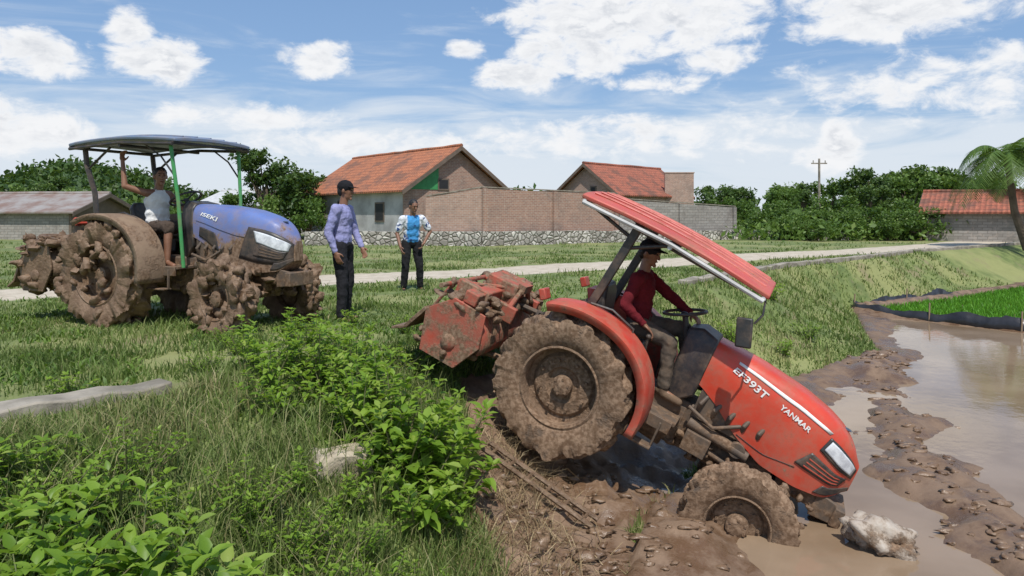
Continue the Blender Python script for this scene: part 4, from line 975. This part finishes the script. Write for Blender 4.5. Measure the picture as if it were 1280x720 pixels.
    if sleeve!='none':
        s.cap(chest+up*.09-left*.06,V('shR'),.075,.066); s.cap(chest+up*.09+left*.06,V('shL'),.075,.066); s.cap(neck-up*.07,neck-up*.035,.085,.068)
        for sd in 'LR':
            if sleeve=='long': s.cap(V('sh'+sd),V('el'+sd),.066,.053); s.cap(V('el'+sd),V('el'+sd).lerp(V('wr'+sd),.93),.053,.037)
            else: s.cap(V('sh'+sd),V('sh'+sd).lerp(V('el'+sd),.72),.066,.062)
    else:
        for g_ in(-1,1): s.cap(chest+up*.10+left*g_*.085,neck+left*g_*.07-up*.045,.05,.042)
    remesh(s,shirtname,shirt,body,.009,4,.026,.06)
    t=MB(); t.ball(pel,(.117,.16,.115),ax); t.ball(pel+up*.05,(.112,.155,.08),ax)
    for sd in 'LR':
        t.cap(V('hip'+sd),V('kn'+sd),.098,.072)
        if leg=='long': t.cap(V('kn'+sd),V('kn'+sd).lerp(V('an'+sd),.93),.072,.058)
        else: t.cap(V('kn'+sd),V('kn'+sd).lerp(V('an'+sd),.08),.074,.07)
    remesh(t,'trousers' if leg=='long' else 'shorts',trou,body,.010,4,.026,.07)
    if shoe:
        for sd in 'LR':
            q=MB(); toe=V('toe'+sd); an=V('an'+sd); q.cap(an-Vector((0,0,.045)),toe+Vector((0,0,-.005)),.043,.036); q.ball(an+(toe-an)*-.25-Vector((0,0,.045)),.04); q.cap(an-Vector((0,0,.04)),an+Vector((0,0,.03)),.045,.045); remesh(q,'shoe',shoe,body,.009,2)
    # hair / cap
    h=MB(); h.ball(head+hx[2]*.036-hx[0]*.012,(.097,.083,.094),hx); h.ball(head-hx[0]*.045-hx[2]*.01,(.055,.072,.07),hx); 
    remesh(h,'hair',hairm,body,.008,1,.01,.02)
    if hat:
        h=MB(); h.ball(head+hx[2]*.048-hx[0]*.004,(.105,.092,.088),hx); remesh(h,'cap',hat,body,.008,2)
        q=MB(); rows=[]
        for i in range(9):
            a=-1.1+2.2*i/8; rows.append([tuple(head+hx[2]*.055+hx[0]*(.085*math.cos(a)+.012)+hx[1]*.085*math.sin(a)),tuple(head+hx[2]*(.040+.01*math.cos(a))+hx[0]*(.085*math.cos(a)+.085*math.cos(a)**.6 if math.cos(a)>0 else .05)+hx[1]*.078*math.sin(a))])
        q.grid(rows); q.obj('cap_brim',hat,body,solid=.005)
    for s_ in(-1,1):
        q=MB(); q.ball(head+hx[0]*.089+hx[2]*.013+hx[1]*s_*.030,(.008,.013,.007),hx); q.obj('eye',eyem,body)
        q=MB(); q.cap(head+hx[0]*.096+hx[2]*.034+hx[1]*s_*.014,head+hx[0]*.09+hx[2]*.036+hx[1]*s_*.045,.005,.003); q.obj('eyebrow',hairm,body)
    q=MB(); q.cap(head+hx[0]*.094-hx[2]*.058+hx[1]*.020,head+hx[0]*.094-hx[2]*.058-hx[1]*.020,.004,.004); q.obj('mouth',lipm,body)
    return body
def cloth(n,c,c2=None,**k): return M(n,c,c2,rough=.9,scale=k.get('s',6),bump=.25,bscale=60,spec=.2,mudlow=k.get('ml',0),mud=k.get('mud',0))
muddyboot=cloth('muddy_boots',(.10,.07,.045),(.06,.04,.03),mud=.1)
# red tractor driver
maroon=cloth('maroon_cloth',(.15,.014,.020),(.095,.009,.014)); dark_c=cloth('dark_cap_cloth',(.015,.015,.018))
person('man in maroon sweatshirt and dark cap driving the tilted tractor',(1.17,6.66,.34),YAW,dict(pel=(0,0,.02),chest=(.03,0,.33),neck=(.05,0,.49),head=(.10,0,.655),
  shL=(.05,.18,.43),shR=(.03,-.18,.43),elL=(.25,.23,.25),wrL=(.45,.15,.10),elR=(-.06,-.29,.20),wrR=(.10,-.24,.03),
  hipL=(.02,.09,-.01),hipR=(.02,-.09,-.01),knL=(.40,.15,-.05),knR=(.32,-.17,-.12),anL=(.42,.16,-.48),anR=(.26,-.19,-.53),toeL=(.58,.17,-.58),toeR=(.40,-.22,-.63)),
  maroon,cloth('grey_brown_trousers',(.10,.085,.07),(.06,.05,.04),mud=-.02),hat=dark_c,shoe=muddyboot,headyaw=-.15,headpitch=.30,curl=(1.0,.7),palm=((0,0,-1),(0,0,-1)),shirtname='sweatshirt')
# blue tractor driver
person('man in white tank top gripping the canopy frame while seated',(-4.52,9.18,1.20),BY,dict(pel=(0,0,.0),chest=(.0,0,.31),neck=(.01,0,.47),head=(.05,0,.63),
  shL=(.0,.18,.41),shR=(.0,-.18,.42),elL=(.22,.24,.20),wrL=(.42,.14,.18),elR=(-.14,-.36,.50),wrR=(-.20,-.34,.80),
  hipL=(.02,.09,-.02),hipR=(.02,-.09,-.02),knL=(.42,.13,.0),knR=(.42,-.20,.0),anL=(.46,.14,-.42),anR=(.44,-.24,-.41),toeL=(.60,.15,-.48),toeR=(.60,-.28,-.47)),
  cloth('white_cloth',(.80,.80,.78),(.66,.65,.62)),cloth('brown_shorts',(.09,.065,.05)),sleeve='none',leg='short',headyaw=-.5,headpitch=.05,curl=(.9,1.1),palm=((0,0,-1),(1,0,0)),shirtname='tank_top',fat=1.1)
# standing man, lilac shirt
g3=gz(-2.18,9.25)
person('standing man in lilac long-sleeved shirt, dark cap and black trousers',(-2.18,9.25,g3+.97),R(-12),dict(pel=(0,0,.0),chest=(-.01,0,.32),neck=(.01,0,.49),head=(.04,0,.66),
  shL=(.0,.18,.43),shR=(.0,-.18,.43),elL=(.05,.25,.16),wrL=(.17,.20,-.05),elR=(-.07,-.24,.15),wrR=(.02,-.23,-.09),
  hipL=(.0,.09,-.03),hipR=(.0,-.09,-.03),knL=(.03,.11,-.47),knR=(.05,-.10,-.47),anL=(-.02,.12,-.89),anR=(.04,-.12,-.89),toeL=(.12,.15,-.93),toeR=(.18,-.15,-.93)),
  cloth('lilac_cloth',(.30,.30,.50),(.24,.25,.45)),cloth('black_trousers',(.022,.022,.026)),hat=dark_c,shoe=cloth('dark_boots',(.05,.04,.03),ml=.5),headyaw=.1,headpitch=.1,scale=1.04)
# man in blue/white t-shirt
m,g,p,out=newmat('blue_white_tshirt'); tc=g.n('ShaderNodeTexCoord').outputs['Object']; s=g.n('ShaderNodeSeparateXYZ'); g.nt.links.new(tc,s.inputs[0])
nn=g.noise(tc,9,3)
ysn=g.m('ADD',g.m('ABSOLUTE',s.outputs[1]),g.m('MULTIPLY',nn,.08))
col=g.mix(g.ss(ysn,.13,.17),(.05,.26,.55),(.65,.67,.70)); col=g.mix(g.ss(nn,.56,.62),col,(.02,.06,.2)); g.put(p.inputs['Base Color'],col); p.inputs['Roughness'].default_value=.9
person('standing man in blue and white t-shirt with black trousers',(-1.80,12.9,gz(-1.8,12.9)+.86),R(-68),dict(pel=(0,0,.0),chest=(.05,0,.31),neck=(.09,0,.47),head=(.14,0,.63),
  shL=(.07,.18,.41),shR=(.07,-.18,.41),elL=(.05,.33,.18),wrL=(.12,.20,-.02),elR=(.03,-.27,.15),wrR=(.16,-.24,-.08),
  hipL=(.0,.09,-.03),hipR=(.0,-.09,-.03),knL=(.06,.13,-.44),knR=(.04,-.12,-.44),anL=(.0,.16,-.82),anR=(-.02,-.14,-.82),toeL=(.14,.19,-.87),toeR=(.13,-.17,-.87)),
  m,cloth('black_trousers_b',(.02,.02,.022)),sleeve='short',shoe=cloth('sandals',(.03,.025,.02)),headyaw=.25,headpitch=.25,fat=1.1,shirtname='tshirt')
# ------------------------------------------------------------------ sky + light
SEL,SAZ=R(60),R(172)
w=bpy.data.worlds.new("World"); sc.world=w; w.use_nodes=True; nt=w.node_tree; nt.nodes.clear(); g=N(nt)
out=g.n('ShaderNodeOutputWorld'); bg=g.n('ShaderNodeBackground'); nt.links.new(bg.outputs[0],out.inputs[0]); bg.inputs[1].default_value=.10
sky=g.n('ShaderNodeTexSky',sky_type='NISHITA'); sky.sun_disc=False; sky.sun_elevation=SEL; sky.sun_rotation=SAZ; sky.dust_density=.6; sky.ozone_density=1.5
tc=g.n('ShaderNodeTexCoord').outputs['Generated']; s=g.n('ShaderNodeSeparateXYZ'); nt.links.new(tc,s.inputs[0])
az=g.m('MULTIPLY',g.m('ARCTAN2',s.outputs[0],s.outputs[1]),57.2958)
hz=g.m('SQRT',g.m('ADD',g.m('MULTIPLY',s.outputs[0],s.outputs[0]),g.m('MULTIPLY',s.outputs[1],s.outputs[1])))
el=g.m('MULTIPLY',g.m('ARCTAN2',s.outputs[2],hz),57.2958)
BL=[(7.6,15.2,8.5,3.0,1.3),(.8,10.9,4.2,1.3,1.15),(13.5,14.6,6,2.6,1.2),(5,12.5,5,2.2,1.2),(15.8,11.8,3.5,1.2,1.0),(12,10.2,4,.8,.8),(27.6,14.2,7,2.2,1.2),(33,13.5,4,1.2,.6),
 (-26.3,10.9,3.4,1.6,1.3),(-28.0,12.6,1.6,1.7,1.1),(-33.6,10.5,3.7,1.6,1.2),(-15,11.8,2.6,1.4,1.2),(-3.4,12.8,1.7,.8,.95),(23.8,4.4,2.2,1.5,1.2),(24.2,5.8,1.1,1.3,1.1),(-34.5,5.6,4,1.9,1.2),(31,8.8,10,2.2,.6),(-20,7.2,7,1.0,.7),(10,6.0,14,1.6,.7),(-12,5.5,10,1.2,.7),(75,15,18,5,1.1),(-75,14,18,5,1.1),(170,14,40,6,1)]
tot=None
for (a,e_,ra,re,amp) in BL:
    dx=g.m('MULTIPLY',g.m('SUBTRACT',az,a),1/ra); dy=g.m('MULTIPLY',g.m('SUBTRACT',el,e_),1/re)
    q=g.m('ADD',g.m('MULTIPLY',dx,dx),g.m('MULTIPLY',dy,dy)); q=g.m('MULTIPLY',g.m('SUBTRACT',1.25,q),amp)
    tot=q if tot is None else g.m('MAXIMUM',tot,q)
d0=g.m('MAXIMUM',tot,-1.3)
def cvec(fa,fe,oa=0,oe=0):
    cv=g.n('ShaderNodeCombineXYZ'); nt.links.new(g.m('ADD',g.m('MULTIPLY',az,fa),oa),cv.inputs[0]); nt.links.new(g.m('ADD',g.m('MULTIPLY',el,fe),oe),cv.inputs[1]); return cv.outputs[0]
n1=g.noise(cvec(.20,.36),1.7,10,.62,.3)
n2=g.noise(cvec(.20,.36,-.08,.22),1.7,5,.60,.3)
dd=g.m('ADD',g.m('MULTIPLY',d0,.90),g.m('MULTIPLY',g.m('SUBTRACT',n1,.5),4.2))
cov=g.ss(dd,-.1,1.05)
n3=g.noise(cvec(.05,.30),1.6,7,.6,.6)
haze=g.ss(g.m('ADD',g.m('MULTIPLY',g.m('SUBTRACT',n3,.5),2.8),g.ss(el,1,14,1.15,-.25)),-.2,1.0)
wisp=g.m('MULTIPLY',haze,.88)
shade=g.ss(g.m('SUBTRACT',n1,n2),-.08,.12)
base=g.ss(dd,.7,2.0)
ccol=g.mix(g.m('MULTIPLY',g.m('SUBTRACT',1,shade),base),(9.1,9.2,9.4),(5.6,6.0,6.7))
skyc=g.mix(.40,sky.outputs[0],(2.9,5.2,9.3))
c=g.mix(wisp,skyc,(7.5,8.1,8.8)); c=g.mix(cov,c,ccol)
nt.links.new(c,bg.inputs[0])
sl=bpy.data.lights.new('sun','SUN'); sl.energy=4.4; sl.angle=R(.5); sl.color=(1,.955,.89)
so=link(bpy.data.objects.new('sun',sl))
sv=Vector((math.sin(SAZ)*math.cos(SEL),math.cos(SAZ)*math.cos(SEL),math.sin(SEL)))
so.rotation_euler=(-sv).to_track_quat('-Z','Y').to_euler()
cam=bpy.data.cameras.new('cam'); co=link(bpy.data.objects.new('camera',cam)); co.location=(0,0,1.35); co.rotation_euler=(R(90),0,0)
cam.sensor_width=36; cam.lens=900/1280*36; cam.shift_y=-(360-268)/1280; cam.clip_end=4000; cam.clip_start=.05
sc.camera=co
sc.view_settings.view_transform='Standard'; sc.view_settings.look='None'; sc.view_settings.exposure=0
